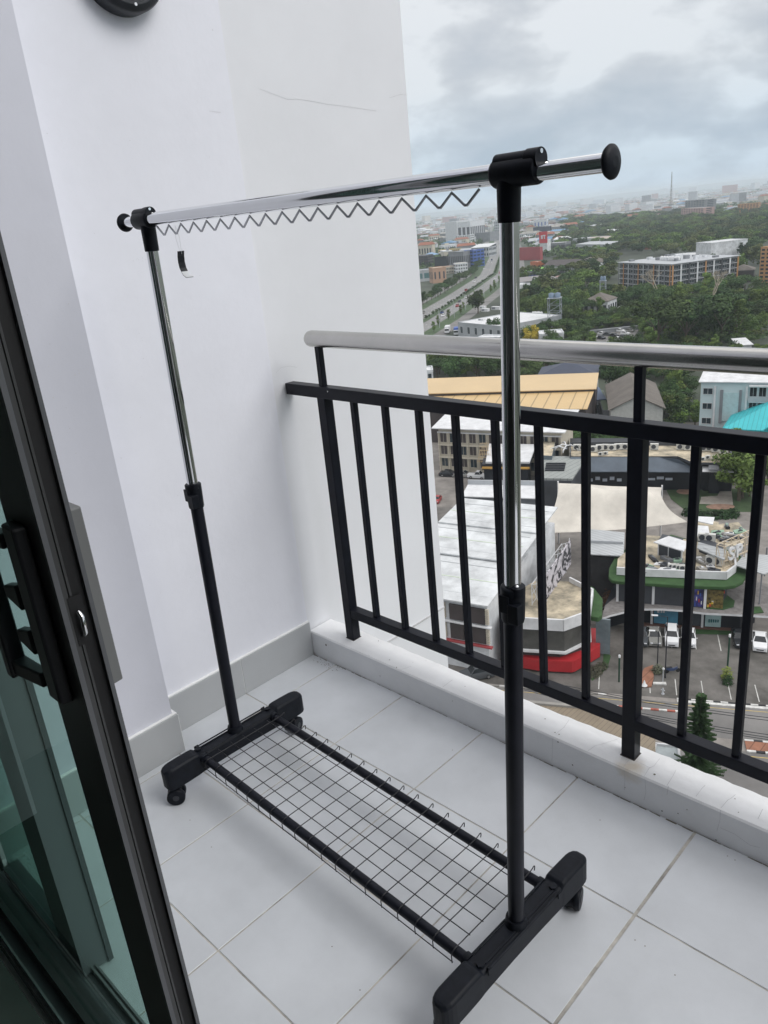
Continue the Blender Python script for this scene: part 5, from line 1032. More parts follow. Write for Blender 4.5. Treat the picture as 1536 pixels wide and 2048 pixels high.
BASE = {'plain white slab tower rising': 840, 'orange and grey striped': 975, 'orange eight storey': 425, 'pink apartment block': 462, 'grey apartment tower': 432, 'wide low hall with grey blue': 424, 'white church like': 334, 'tall white slab of': 650, 'dark window grid wing': 650, 'white podium': 662, 'big windowless': 645, 'cluster of pale slab': 588, 'slim white tower': 765, 'brown window grid': 850, 'long yellow cream': 765, 'grey ribbed office': 862, 'blue glass office': 850, 'orange cream shop': 985, 'shop with a big black': 862, 'pale building with arched': 772, 'grey building facing': 560, 'wide dark red': 792, 'white pylon': 748, 'white ribbed building': 535, 'long dark blue sign': 592, 'cream three storey': 606, 'plain white office': 562, 'pale yellow building': 552, 'dark glass showroom': 722, 'big pale grey flat': 682, 'dark blue shop box': 620, 'white two storey house in': 516, 'small square yellow': 566, 'teal glass showroom': 975, 'pale blue roofed house': 785, 'white shop house beside': 905, 'low cream shops': 905, 'row of small pink': 815, 'white roofed annex': 800}
def S(name, label, cat, n, A, B, h, dep, wall, floors=0, bays=0, **k):
    for key, by in BASE.items():
        if label.startswith(key):
            u0, v0 = z(n, A[0], by); g_ = at(u0, v0, 0); u1, v1 = z(n, *A); d_ = (u1-768)*RT-(v1-1024)*UP+FPX*FW
            h = CAM.z-G+d_.z*(Vector((g_.x, g_.y))-Vector((CAM.x, CAM.y))).length/Vector((d_.x, d_.y)).length
    r_, W_, D_ = block(name, label, cat, z(n, *A), z(n, *B), h, dep, wall=wall, floors=floors, bays=bays, far=True, **k); keep(r_, mg=4); return r_, W_, D_
ht, W, D = block('hotel_block', 'five storey corner block with grey and orange balcony bays', 'building', z(2, 310, 818), z(2, 738, 834), 15.2, 46, wall=DGREY, roofm=LGREY, roof='flat', par=.5, over=1)
mb = MB(); mb.box(-1.5, -1.5, 15.75, W+1.5, D+1.5, 16.1, LGREY)
for k in range(13): mb.box(3+k*W/15, 4+(k*11 % 34), 16.11, 5.5+k*W/15, 7+(k*11 % 34), 17.2+(k % 3)*.5, WH if k % 2 else MGREY)
mb.build('roof_slab', ht)
for fl_ in range(1, 6):
    mb = MB(); mb.box(-.3, -1.0, fl_*3.05-.15, W+1.0, -.02, fl_*3.05+.15, LGREY); mb.box(W+.02, 0, fl_*3.05-.15, W+1.0, D, fl_*3.05+.15, LGREY); mb.build('floor_slab', ht)
for k in range(11):
    x = W*k/10; mb = MB(); mb.box(x-.45, -1.15, 0, x+.45, -1.01, 15.6, ORG if k % 3 == 1 else (LGREY if k % 3 else MGREY)); mb.build('pier', ht)
    if k < 10:
        for fl_ in range(5): window_part(ht, 'window', x+W/20, -.03, 1.6+fl_*3.05, W/10*.55, 1.8, 'f', WHT, WIN)
for k in range(9):
    y = D*k/8; mb = MB(); mb.box(W+1.01, y-.5, 0, W+1.15, y+.5, 15.6, ORG if k in (0, 4, 8) else (WH if k % 2 else DGREY)); mb.build('pier', ht)
    if k < 8:
        for fl_ in range(5): window_part(ht, 'window', W, y+D/16, 1.6+fl_*3.05, D/8*.55, 1.8, 'r', WHT, WIN)
for k in range(7): mb = MB(); mb.tube([(W*.45+k*2.6, 14, 16.4), (W*.45+k*2.6, 14, 18.2), (W*.45+k*2.6, 14, 18.8)], [1.2, 1.2, .2], WHT, n=12); mb.build('water_tank', ht)
keep(ht, mg=2)
S('white_tower', 'plain white slab tower rising behind the balcony block', 'building', 2, (940, 650), (1065, 652), 24, 30, WH, roofm=WHT, sidebays=0)
S('annex_hall', 'white roofed annex between hotel block and white slab tower', 'building', 2, (730, 745), (940, 770), 15, 20, LGREY, roofm=WHT)
S('apartment_tower', 'orange and grey striped apartment tower at the right edge', 'building', 2, (1478, 690), (1700, 683), 34, 9, ORG, floors=9, bays=5, roofm=LGREY, band=None, winw=.6)
S('apartment_block', 'orange eight storey apartment block on the far right', 'building', 2, (1285, 330), (1460, 315), 30, 26, ORG, floors=8, bays=7, roofm=CREAM)
S('apartment_block', 'pink apartment block with rows of windows below the grey tower', 'building', 2, (815, 365), (1000, 358), 30, 20, PINK, floors=7, bays=9, roofm=LGREY)
S('apartment_block', 'grey apartment tower behind the pink block', 'building', 2, (850, 300), (1010, 290), 40, 24, MGREY, floors=10, bays=7, roofm=DGREY)
S('blue_roof_hall', 'wide low hall with grey blue pyramid roof', 'hall', 2, (1100, 405), (1290, 400), 10, 40, WH, roofm=mat('slate_blue', (.20, .25, .34), .6), roof='hip', ridge=10)
S('white_villa', 'white two storey house in front of the orange block', 'house', 2, (1005, 478), (1090, 470), 11, 12, WH, floors=3, bays=4, roofm=LGREY)
S('yellow_house', 'small square yellow building amid dark trees', 'house', 2, (625, 525), (678, 525), 12, 12, mat('mustard', (.38, .30, .05), .7), roofm=YEL2)
S('orange_house', 'long low orange house among the trees', 'house', 2, (865, 500), (935, 495), 7, 10, mat('orangey', (.40, .26, .15), .7), roofm=TERRA, roof='hip', ridge=3)
S('white_church', 'white church like house with a pointed tower', 'house', 2, (1115, 300), (1200, 295), 16, 14, WH, roof='gable', ridge=5, roofm=LGREY)
S('red_roof_hall', 'low hall with a rounded red brown roof in the woods', 'hall', 2, (440, 665), (545, 660), 5, 14, TERRA, roof='hip', ridge=4, roofm=TERRA)
S('villa', 'white villa with brown hipped roof in front of dark trees', 'house', 2, (0, 1135), (205, 1130), 8, 14, WH, floors=1, bays=4, roof='hip', ridge=3.5, roofm=BRT)
S('villa', 'white villa with old red brown roof cut by the chrome pole', 'house', 2, (-40, 805), (95, 812), 7, 14, WH, roof='hip', ridge=3.5, roofm=BRT)
S('long_shed', 'long pale shed roof left of the hotel trees', 'shed', 2, (-60, 660), (200, 660), 7, 20, LGREY, roofm=LGREY, roof='shed', ridge=1.5)
S('long_shed', 'long shed with pinkish beige roof edge', 'shed', 2, (0, 620), (330, 605), 8, 20, WH, roofm=mat('beige_roof', (.40, .34, .29), .8), roof='shed', ridge=1.5)
S('long_shed', 'bright white low roof on the left skyline of the woods', 'shed', 2, (155, 560), (365, 535), 7, 26, WH, roofm=WHT, roof='shed', ridge=1.5)
S('grey_roof_hall', 'grey long roofed hall further left', 'shed', 2, (0, 515), (190, 505), 8, 26, MGREY, roofm=LGREY, roof='shed', ridge=2)
S('brown_roof_house', 'brown roofed long house next to the striped apartment tower', 'house', 2, (1230, 880), (1420, 870), 7, 14, BROWNP, roof='hip', ridge=3, roofm=BRT)
S('white_kiosk', 'small white flat roof right of the slab tower', 'house', 2, (1165, 835), (1230, 830), 6, 10, WH, roofm=WHT)
S('corner_roof', 'bright white corner roof peeping above the handrail on the right', 'house', 2, (1300, 1500), (1400, 1492), 3, 7, WH, roofm=WHT, roof='shed', ridge=1.2)
S('lot_wall', 'long grey roofed car shelter behind the parked cars', 'shelter', 2, (60, 1378), (470, 1335), 1.6, 2, MGREY, roofm=MGREY, par=.1)  # a low wall closing off the far lot
S('small_house', 'small house with white roof sheltered by trees beside the villa', 'house', 2, (275, 1195), (390, 1205), 4, 8, WH, roofm=WHT, roof='gable', ridge=1.2)
# left of the chrome pole
S('hotel_tower', 'tall white slab of the big hotel far up the highway', 'building', 1, (470, 470), (578, 458), 52, 30, WH, roofm=WHT)
S('hotel_tower', 'dark window grid wing of the big far hotel', 'building', 1, (580, 470), (702, 455), 50, 26, WH, floors=1, bays=8, winw=.65, win=DGREY, roofm=LGREY)
S('hotel_podium', 'white podium with windows below the hotel slab', 'building', 1, (462, 590), (580, 580), 18, 24, WH, floors=4, bays=8, roofm=LGREY)
S('mall_box', 'big windowless grey box beside the hotel podium', 'building', 1, (582, 572), (745, 560), 22, 40, MGREY, roofm=MGREY)
S('white_blocks', 'cluster of pale slab flats left of the far hotel', 'building', 1, (330, 535), (430, 525), 22, 30, WH, floors=4, bays=4, roofm=WHT)
S('low_white_roof', 'low white roof among trees left of the slab flats', 'house', 1, (255, 560), (335, 552), 9, 30, WH, roofm=WHT)
S('white_cube_tower', 'slim white tower against the wall edge', 'building', 1, (120, 672), (218, 665), 26, 20, WH, floors=6, bays=4, roofm=WHT)
S('brown_block', 'brown window grid building at the wall edge', 'building', 1, (120, 760), (230, 752), 16, 16, BROWNP, floors=4, bays=6, roofm=LGREY)
S('yellow_terrace', 'long yellow cream terrace of shophouses', 'building', 1, (318, 712), (510, 694), 13, 14, mat('terrace_yellow', (.50, .40, .20), .8), floors=3, bays=12, roofm=CREAM)
S('blue_roof_house', 'pale blue roofed house beside the yellow terrace', 'house', 1, (248, 750), (330, 738), 11, 14, LGREY, roof='hip', ridge=3, roofm=mat('sky_roof', (.18, .30, .45), .6))
S('grey_office', 'grey ribbed office block near the highway', 'building', 1, (400, 728), (525, 722), 21, 16, MGREY, floors=1, bays=8, winw=.5, win=DGREY, roofm=LGREY)
S('blue_office', 'blue glass office next to the grey ribbed block', 'building', 1, (530, 715), (605, 712), 22, 16, BLU, floors=5, bays=3, roofm=LGREY, winw=.7)
S('cream_shop', 'orange cream shop front with a round emblem', 'shop', 1, (270, 862), (380, 850), 16, 14, mat('peach', (.42, .27, .19), .8), floors=1, bays=3, win=DGREY, winw=.35, roofm=CREAM)
S('black_sign_shop', 'shop with a big black rooftop sign board', 'shop', 1, (285, 770), (385, 764), 18, 6, BLK, roofm=DGREY)
S('white_shop', 'white shop house beside the highway trees', 'shop', 1, (460, 825), (560, 815), 12, 14, WH, floors=3, bays=5, roofm=CREAM)
S('teal_glass_shop', 'teal glass showroom at the wall edge', 'shop', 1, (120, 885), (262, 870), 13, 14, LGREY, floors=1, bays=2, winw=.8, win=mat('tealglass', (.08, .17, .18), .3), roofm=LGREY)
S('low_shops', 'low cream shops in front of the white shop house', 'shop', 1, (385, 850), (455, 842), 10, 14, CREAM, floors=2, bays=5, roofm=TERRA)
S('arch_roof_hall', 'pale building with arched white roof near the highway bend', 'building', 1, (590, 690), (735, 680), 14, 22, LGREY, floors=2, bays=7, roofm=WHT, roof='shed', ridge=3)
S('pink_shops', 'row of small pink shops under the arched roof hall', 'shop', 1, (610, 770), (700, 762), 10, 12, PINK, floors=2, bays=7, roofm=TERRA)
S('far_mall', 'grey building facing the end of the highway', 'building', 1, (780, 470), (850, 465), 20, 20, LGREY, floors=4, bays=5, roofm=LGREY)
# right of the chrome pole
S('red_wall_board', 'wide dark red billboard wall by the road junction', 'billboard', 1, (960, 690), (1162, 682), 17, 4, REDB, roofm=REDB, par=.2)
rs, W, D = S('red_sign_tower', 'white pylon with a square red sign and white mark', 'sign', 1, (1160, 626), (1222, 622), 25, 8, WH, roofm=WH)
mb = MB(); mb.box(-.4, -.5, 13, W+.4, -.02, 25.4, mat('sign_red', (.50, .03, .04), .5)); mb.build('red_panel', rs); mb = MB()
mb.box(W*.2, -.6, 17.5, W*.45, -.51, 21.5, WHT); mb.box(W*.45, -.6, 20.5, W*.8, -.51, 21.8, WHT); mb.box(W*.6, -.6, 17.5, W*.72, -.51, 20.4, WHT); mb.build('white_mark', rs)
S('white_blue_building', 'white ribbed building above a dark blue roof sign', 'building', 1, (1108, 462), (1218, 452), 34, 20, WH, floors=1, bays=4, winw=.35, win=BLU, roofm=WHT)
S('dark_sign_board', 'long dark blue sign board over white lower floors', 'sign', 1, (1105, 522), (1242, 512), 20, 12, NAVY, roofm=DGREY)
S('dark_blue_shop', 'dark blue shop box below the long sign board', 'shop', 1, (1140, 595), (1242, 585), 10, 10, NAVY, roofm=LGREY)
S('cream_office', 'cream three storey office with window bands', 'building', 1, (1240, 560), (1400, 548), 14, 14, CREAM, floors=3, bays=9, roofm=LGREY)
S('white_office', 'plain white office cube beside the long sign', 'building', 1, (1240, 500), (1312, 490), 18, 16, WH, roofm=WHT)
S('cream_yellow_office', 'pale yellow building behind the cream office', 'building', 1, (1345, 520), (1450, 505), 13, 16, mat('paleyellow', (.45, .40, .27), .8), floors=2, bays=7, roofm=WHT)
S('glass_showroom', 'dark glass showroom with a white roof edge', 'shop', 1, (1225, 655), (1370, 645), 12, 20, MGREY, floors=1, bays=4, winw=.85, win=DGREY, roofm=WHT)
S('grey_flat_hall', 'big pale grey flat hall on the right', 'hall', 1, (1400, 622), (1620, 610), 11, 36, LGREY, floors=1, bays=10, winw=.6, win=MGREY, roofm=LGREY)
S('lime_roof_shop', 'low shop with a bright lime green roof', 'shop', 1, (960, 885), (1130, 878), 6, 18, WH, roofm=LIME, roof='shed', ridge=1)
S('orange_corner_shop', 'small orange white corner shop', 'shop', 1, (1140, 810), (1200, 802), 10, 10, mat('shop_orange', (.42, .12, .05), .6), floors=1, bays=2, winw=.4, roofm=WHT)
S('temple_roof_hall', 'long low hall with brown roof and white arcade', 'hall', 1, (1195, 840), (1540, 830), 8, 16, WH, floors=1, bays=22, winw=.45, roof='gable', ridge=4, roofm=BROWNP, win=MGREY)
S('shop_strip', 'strip of small shops with blue and red awnings', 'shop', 1, (960, 905), (1320, 890), 5.5, 10, DGREY, floors=1, bays=14, winw=.6, win=BLU, roofm=MGREY)
S('long_grey_shed', 'long grey brown shed roof above the trees', 'shed', 1, (950, 980), (1310, 940), 6, 22, LGREY, roofm=mat('dusty_roof', (.22, .21, .21), .8), roof='shed', ridge=1.2)
S('pink_shed', 'pinkish roofed shed before the long arcade hall', 'shed', 1, (1290, 930), (1490, 925), 6, 18, mat('pinkgrey', (.35, .26, .24), .8), roofm=mat('pinkish_roof', (.36, .24, .21), .8), roof='shed', ridge=1.2)
S('white_low_block', 'white low block hidden behind the chrome pole', 'house', 1, (960, 1005), (1080, 990), 8, 12, WH, roofm=WHT)
S('tree_house', 'white roof glimpsed between trees below the billboard area', 'house', 1, (1100, 1255), (1175, 1250), 4, 9, WH, roofm=WHT, roof='shed', ridge=1)
S('white_low_roof', 'white flat roof near the scaffold water tower', 'house', 1, (1160, 1415), (1360, 1400), 5, 10, WH, roofm=WHT)
S('low_white_roof', 'pale low roofs along the handrail left of the yellow tree', 'house', 1, (640, 1440), (840, 1440), 4, 7, WH, roofm=WHT)
# roadside kiosk and trucks
for k, (x, y, cl_n, lb) in enumerate([(395, 1395, 'white', 'white box truck parked at the service road corner'), (470, 1410, 'blue', 'blue small truck beside the white box truck')]):
    p = at(*z(1, x, y), 0); t_ = thing('box_truck', lb, 'truck', (p.x, p.y, G+.02), .6, 'trucks at the corner'); mb = MB(); mb.box(-1.2, -1.5, .8, 1.2, 4.2, 3.4, WHT if k == 0 else BLU); mb.build('cargo_box', t_); mb = MB(); mb.prism([(-1.1, -3.3), (1.1, -3.3), (1.1, -1.55), (-1.1, -1.55)], .6, 2.6, PAINT['white']); mb.box(-1, -3.36, 1.6, 1, -3.301, 2.4, CARGL); mb.build('cab', t_, bevel=.1)
    for yy in (-2.5, 2.8):
        for xx in (-1.05, 1.05): mb = MB(); mb.tube([(xx-.12, yy, .45), (xx+.12, yy, .45)], .45, TYRE, n=12); mb.build('wheel', t_)
# scaffold water tower, second one, mast
def tower(label, n, x, y, h0, H, w_, tank=True):
    p = at(*z(n, x, y), h0); root = thing('water_tower', label, 'water tower', (p.x, p.y, G), .4, 'water towers'); mb = MB(); st_ = mat('tower_steel', (.30, .33, .36), .6)
    for sx in (-1, 1):
        for sy in (-1, 1): mb.beam((sx*w_/2, sy*w_/2, 0), (sx*w_/2, sy*w_/2, H), .22, .22, st_, up=(1, 0, 0))
    nb__ = 5
    for i in range(nb__):
        z0_, z1_ = H*i/nb__, H*(i+1)/nb__
        for sx in (-1, 1): mb.beam((sx*w_/2, -w_/2, z0_), (sx*w_/2, w_/2, z1_), .12, .12, st_); mb.beam((-w_/2, sx*w_/2, z0_), (w_/2, sx*w_/2, z1_), .12, .12, st_); mb.beam((-w_/2, sx*w_/2, z1_), (w_/2, sx*w_/2, z1_), .14, .14, st_); mb.beam((sx*w_/2, -w_/2, z1_), (sx*w_/2, w_/2, z1_), .14, .14, st_)
    mb.build('frame', root)
    if tank:
        mb = MB(); mb.box(-w_/2-.3, -w_/2-.3, H, w_/2+.3, w_/2+.3, H+.25, st_)
        for i in range(2): mb.tube([(w_*(i-.5)*.5, 0, H+.26), (w_*(i-.5)*.5, 0, H+2.2), (w_*(i-.5)*.5, 0, H+2.5)], [w_*.24, w_*.24, .2], mat('tank_blue', (.16, .22, .30), .6), n=12)
        mb.build('tank', root)
    return root
tower('steel frame water tower standing among the dark trees', 1, 1287, 1380, 0, 15, 5.5); tower('slim water tower above the villa roof', 2, 165, 1120, 4, 14, 3)
p = at(1342, 408, 0); mast = thing('radio_mast', 'tall lattice radio mast on the horizon', 'mast', (p.x*.62, p.y*.62, G)); mb = MB(); st_ = mat('mast_steel', (.22, .2, .2), .6); Hm = 100
for k in range(3):
    a0 = k*2.09
    for i in range(10): r0, r1 = 3.4*(1-i/10)**1.1+.5, 3.4*(1-(i+1)/10)**1.1+.5; mb.beam((r0*math.cos(a0), r0*math.sin(a0), Hm*i/10), (r1*math.cos(a0), r1*math.sin(a0), Hm*(i+1)/10), .6, .6, st_, up=(1, .3, 0)); mb.beam((r0*math.cos(a0), r0*math.sin(a0), Hm*i/10), (r1*math.cos(a0+2.09), r1*math.sin(a0+2.09), Hm*(i+1)/10), .4, .4, st_, up=(1, .3, 0))
mb.build('lattice', mast)

# ------------------------------------------------------------------ highway
MED = [(-235, 215), (-262, 262), (-298, 337), (-356, 448), (-437, 594), (-670, 930), (-1040, 1440), (-1500, 2075), (-2300, 3180)]
def offs(pl, d):
    o = []
    for i, p in enumerate(pl):
        a_ = Vector(pl[max(0, i-1)]); b2 = Vector(pl[min(len(pl)-1, i+1)]); t_ = (b2-a_).normalized(); o.append((p[0]+t_.y*d, p[1]-t_.x*d))   # +d = right of travel
    return o
def strip(name, d0, d1, h, mt, kind='structure'):
    P, Q = offs(MED, d0), offs(MED, d1); mb = MB()
    for i in range(len(P)-1): mb.face([(*P[i], G+h), (*Q[i], G+h), (*Q[i+1], G+h), (*P[i+1], G+h)], mt)
    return tag(mb.build(name), kind=kind)
strip('highway_lane', -13.5, -2.2, .03, HWY); strip('highway_lane', 2.2, 12.2, .03, HWY); strip('highway_median', -2.2, 2.2, .12, TURF2); strip('highway_verge', 12.2, 20, .03, TURF2); strip('service_road', 20, 27, .03, ASPH2); strip('highway_verge', -22, -13.5, .03, TURF2); strip('service_road', -30, -22, .03, ASPH2)
ml_ = MB()
for d_ in (-11, -6.5, 6, 9.7):
    P = offs(MED, d_)
    for i in range(len(P)-3):
        a_, b2 = Vector(P[i]), Vector(P[i+1]); L_ = (b2-a_).length; t_ = (b2-a_)/L_; n_ = Vector((-t_.y, t_.x)); s = 0
        while s < L_-3: q0 = a_+t_*s; q1 = q0+t_*3; ml_.face([(*(q0-n_*.12), G+.04), (*(q0+n_*.12), G+.04), (*(q1+n_*.12), G+.04), (*(q1-n_*.12), G+.04)], LINE); s += 9
tag(ml_.build('lane_markings'), kind='structure')
def along(d, dist):
    P = [Vector(p) for p in offs(MED, d)]
    for a_, b2 in zip(P[:-1], P[1:]):
        L_ = (b2-a_).length
        if dist <= L_: t_ = (b2-a_)/L_; return a_+t_*dist, math.atan2(t_.y, t_.x)
        dist -= L_
    return P[-1], 0
q = random.Random(21); cols = ['white', 'silver', 'dark', 'grey', 'white', 'red', 'blue', 'white']; kinds = ['sedan', 'suv', 'pickup', 'sedan']
for i in range(46):
    d_ = q.choice([-12.5, -8.7, -4.3, 4.3, 7.9, 11.4]); s = 40+q.random()**1.3*1000; p, an = along(d_, s)
    car('vehicle driving on the distant highway', (p.x, p.y, G+.04), an-math.pi/2+(math.pi if d_ > 0 else 0)+math.pi, cols[i % 8], kinds[(i*5) % 4], group='vehicles on the highway', name='highway_car', parts=False)
for i in range(22):
    p, an = along(17, 70+i*34); root = thing('street_lamp', 'pale lamp post in the row along the highway verge', 'street lamp', (p.x, p.y, G), an, 'highway lamp posts')
    if i == 0:
        mb = MB(); mb.tube([(0, 0, 0), (0, 0, 9.5)], [.16, .09], LGREY, n=6); a_ = mb.build('pole', root); mb = MB(); mb.tube([(0, 0, 9.4), (0, 2.2, 10.1)], .06, LGREY, n=5); mb.box(-.2, 1.9, 10.05, .2, 2.8, 10.25, WHT); b2 = mb.build('lamp_arm', root); LPD = (a_.data, b2.data)
    else:
        for nm_, d in zip(('pole', 'lamp_arm'), LPD): o = bpy.data.objects.new(nm_, d); C.objects.link(o); o.parent = root
# median shrubs: a row one can count
sh = None
for i in range(70):
    p, an = along(0, 60+i*9+q.uniform(-1, 1)); s = q.uniform(.22, .32)
    tree('round', 'small clipped tree in the row on the highway median', p.x, p.y, s, 'trees on the highway median', 'median_tree')
for i in range(48):
    p, an = along(-19+q.uniform(-2, 1), 60+i*12+q.uniform(-3, 3)); tree(q.choice(['round', 'round2', 'umbrella']), 'bushy roadside tree on the shop side of the highway', p.x, p.y, q.uniform(.6, 1.05), 'roadside trees by the shops')
for i in range(12):
    p, an = along(15+q.uniform(-1, 3), 90+i*22); tree('tall', 'slender verge tree between highway and service road', p.x, p.y, q.uniform(.4, .6), 'verge trees')

# cars in the walled lot
for i, (x, y) in enumerate([(95, 1440), (160, 1410), (205, 1415), (260, 1425), (350, 1408), (385, 1385), (235, 1475), (290, 1455), (330, 1440), (150, 1445), (310, 1385), (120, 1400)]): carpx('car parked in the far lot above the handrail', *z(2, x, y), 1.2+(i % 3)*.15, ['white', 'white', 'grey', 'dark', 'white', 'silver'][i % 6], group='cars in the far lot', parts=False)
sheet('far_parking', zz(2, [(40, 1400), (470, 1360), (440, 1400), (350, 1520), (40, 1520)]), .02, ASPH2)

# ------------------------------------------------------------------ hand placed trees, then the wooded belt
for n_, x, y, h, k_, s, lb in [(1, 645, 1160, 5, 'round', 1.5, 'big round tree just left of the chrome pole by the store'), (1, 775, 1370, 4, 'round2', 1.1, 'dark tree before the white roofed store'), (1, 1085, 1400, 5, 'yellow', 1.0, 'yellow flowering tree right of the chrome pole'),
                             (1, 1240, 1440, 4, 'round', .9, 'tree in front of the scaffold water tower'), (2, 620, 1440, 5, 'umbrella', 2.3, 'huge spreading rain tree above the handrail'), (2, 1150, 1330, 7, 'umbrella2', 2.2, 'second spreading rain tree right of the largest one'), (2, 860, 1390, 6, 'umbrella', 2.0, 'spreading crown between the two rain trees'),
                             (3, 300, 215, 5, 'round', 1.2, 'tree behind the yellow hall nearest the wall edge'), (3, 480, 210, 5, 'umbrella', 1.2, 'broad tree behind the yellow hall'), (3, 620, 225, 5, 'round2', 1.2, 'tree behind the yellow hall left of the pole'), (3, 930, 215, 5, 'round', 1.1, 'tree right of the pole behind the yellow hall'),
                             (4, 190, 310, 5, 'round2', 1.3, 'round tree between yellow hall and brown gable'), (4, 740, 330, 5, 'tall', .9, 'pale leafed palm like tree near the school block'), (4, 700, 380, 4, 'round', .8, 'dark tree left of the school block'), (4, 1310, 1000, 8, 'light', 1.3, 'tall willowy tree beside the black kiosk'), (4, 1330, 1110, 5, 'light', 1.1, 'lower willow tree beside the lawn'), (4, 1290, 900, 6, 'light', 1.0, 'willowy crown behind the dark arcade'),
                             (4, 60, 800, 5, 'umbrella', .8, 'dark tree row crown left behind the dark arcade'), (4, 180, 790, 5, 'round2', .8, 'dark crown behind the roof units'), (4, 250, 815, 5, 'umbrella2', .7, 'low dark crown behind the dark arcade'), (4, 580, 835, 4, 'umbrella', .7, 'crown behind the arcade roof right of the post'), (4, 700, 830, 4, 'umbrella2', .7, 'low hedge like crown behind the arcade'), (4, 820, 850, 3, 'umbrella', .6, 'small crown behind the arcade roof end'), (3, 1300, 790, 4, 'umbrella2', .75, 'dark crown behind the vent building'), (3, 1450, 800, 4, 'round', .7, 'dark round crown behind the vent building')]:
    p = at(*z(n_, x, y), h); tree(k_, lb, p.x, p.y, s)
def inpoly(x, y, P):
    c = False; j = len(P)-1
    for i in range(len(P)):
        if (P[i][1] > y) != (P[j][1] > y) and x < (P[j][0]-P[i][0])*(y-P[i][1])/(P[j][1]-P[i][1])+P[i][0]: c = not c
        j = i
    return c
def project(x, y, zq):
    d = Vector((x, y, zq))-CAM; k = d.dot(FW); return (768+FPX*d.dot(RT)/k, 1024-FPX*d.dot(UP)/k) if k > 0 else (-9, -9)
def near_road(x, y, mg=31):
    for a_, b2 in zip(MED[:-1], MED[1:]):
        a_, b2 = Vector(a_), Vector(b2); L_ = (b2-a_); t_ = max(0, min(1, (Vector((x, y))-a_).dot(L_)/L_.length_squared)); 
        if (Vector((x, y))-a_-L_*t_).length < mg: return True
    return False
# wooded belt polygons in the photograph (base of trunks)
BELTS = [([(1045, 636), (1170, 640), (1300, 652), (1300, 664), (1180, 667), (1168, 700), (1045, 700)], 6.5, .5, .8), ([(1045, 600), (1200, 590), (1240, 606), (1430, 604), (1450, 585), (1536, 610), (1536, 690), (1300, 690), (1270, 655), (1160, 640), (1120, 680), (1045, 680)], 8.6, .95, 1.6), ([(1200, 480), (1300, 478), (1300, 508), (1200, 512)], 15, 1.0, 1.6), ([(1310, 690), (1536, 690), (1536, 738), (1330, 730)], 9, .6, .85), ([(1150, 520), (1225, 510), (1225, 580), (1045, 600), (1045, 570)], 11, 1.0, 1.7), ([(1120, 440), (1536, 425), (1536, 560), (1440, 545), (1230, 500), (1120, 500)], 18, 1.2, 2.1),
         ([(870, 705), (1300, 715), (1300, 745), (1190, 752), (870, 760)], 9, .8, 1.2), ([(1200, 720), (1375, 740), (1375, 840), (1335, 840), (1325, 770), (1210, 760)], 6, .45, .8), ([(1150, 800), (1480, 850), (1480, 900), (1150, 868)], 7, .5, .8), ([(1440, 880), (1536, 890), (1536, 1010), (1500, 1010)], 6, .5, .9)]
import numpy as np
cand = []
for P, step, s0, s1 in BELTS:
    W3 = [at(u, v, 0) for u, v in P]; x0, x1, y0, y1 = min(p.x for p in W3), max(p.x for p in W3), min(p.y for p in W3), max(p.y for p in W3)
    xx = x0
    while xx < x1:
        yy = y0
        while yy < y1:
            a_, b2 = xx+q.uniform(-.4, .4)*step, yy+q.uniform(-.4, .4)*step; u, v = project(a_, b2, G)
            if inpoly(u, v, P) and clear(a_, b2) and not near_road(a_, b2): cand.append(((a_-CAM.x)**2+(b2-CAM.y)**2, a_, b2, q.uniform(s0, s1)))
            yy += step
        xx += step
cand.sort(); KL = {'umbrella': 'wide spreading green', 'umbrella2': 'flat crowned green', 'round': 'round crowned green', 'round2': 'dense rounded green', 'tall': 'tall narrow light green', 'light': 'pale green loose crowned'}
for _, a_, b2, s in cand[:290]:
    k_ = q.choice(['umbrella', 'umbrella2', 'round', 'round2', 'light', 'tall', 'light', 'round2']); tree(k_, KL[k_]+' tree in the dense wooded belt beyond the rooftops', a_, b2, s, 'trees of the wooded belt', sz=s*q.uniform(.75, 1.0))
def merged(name, places, nface, mats_):
    vs_, fm_ = [], []
    for i, (x, y, s) in enumerate(places):
        mb = PROTO[q.choice(['umbrella', 'round', 'round2', 'umbrella2'])][1]; A = ARR.setdefault(id(mb), np.array(mb.v, dtype=np.float32).reshape(-1, 4, 3)); k0 = q.randrange(max(1, len(A)-nface)); B = A[k0:k0+nface].copy()
        cen = B.mean(axis=1, keepdims=True); B = cen+(B-cen)*1.7; a0 = q.uniform(0, 6.28); c_, s_ = math.cos(a0), math.sin(a0); X = B[..., 0]*c_-B[..., 1]*s_; Y = B[..., 0]*s_+B[..., 1]*c_
        vs_.append(np.stack([X*s+x, Y*s+y, B[..., 2]*s*q.uniform(.7, 1.0)+G], -1).reshape(-1, 3)); fm_.append(np.full(len(B), q.randrange(len(mats_)), dtype=np.int32))
    V = np.concatenate(vs_); M = np.concatenate(fm_); nf = len(V)//4; me = bpy.data.meshes.new(name); me.vertices.add(len(V)); me.vertices.foreach_set('co', V.ravel()); me.loops.add(nf*4); me.loops.foreach_set('vertex_index', np.arange(nf*4, dtype=np.int32)); me.polygons.add(nf); me.polygons.foreach_set('loop_start', np.arange(0, nf*4, 4, dtype=np.int32))
    for mt in mats_: me.materials.append(mt)
    me.polygons.foreach_set('material_index', M); me.update(); me.validate(); o = bpy.data.objects.new(name, me); C.objects.link(o); return o
ARR = {}
FARL = [mat('wood_leaf_%s' % nm_, col_, .9, var=.45, scale=.05, spec=.1) for nm_, col_ in (('deep', (.040, .068, .028)), ('mid', (.068, .110, .044)), ('fresh', (.115, .185, .045)), ('olive', (.10, .12, .045)))]
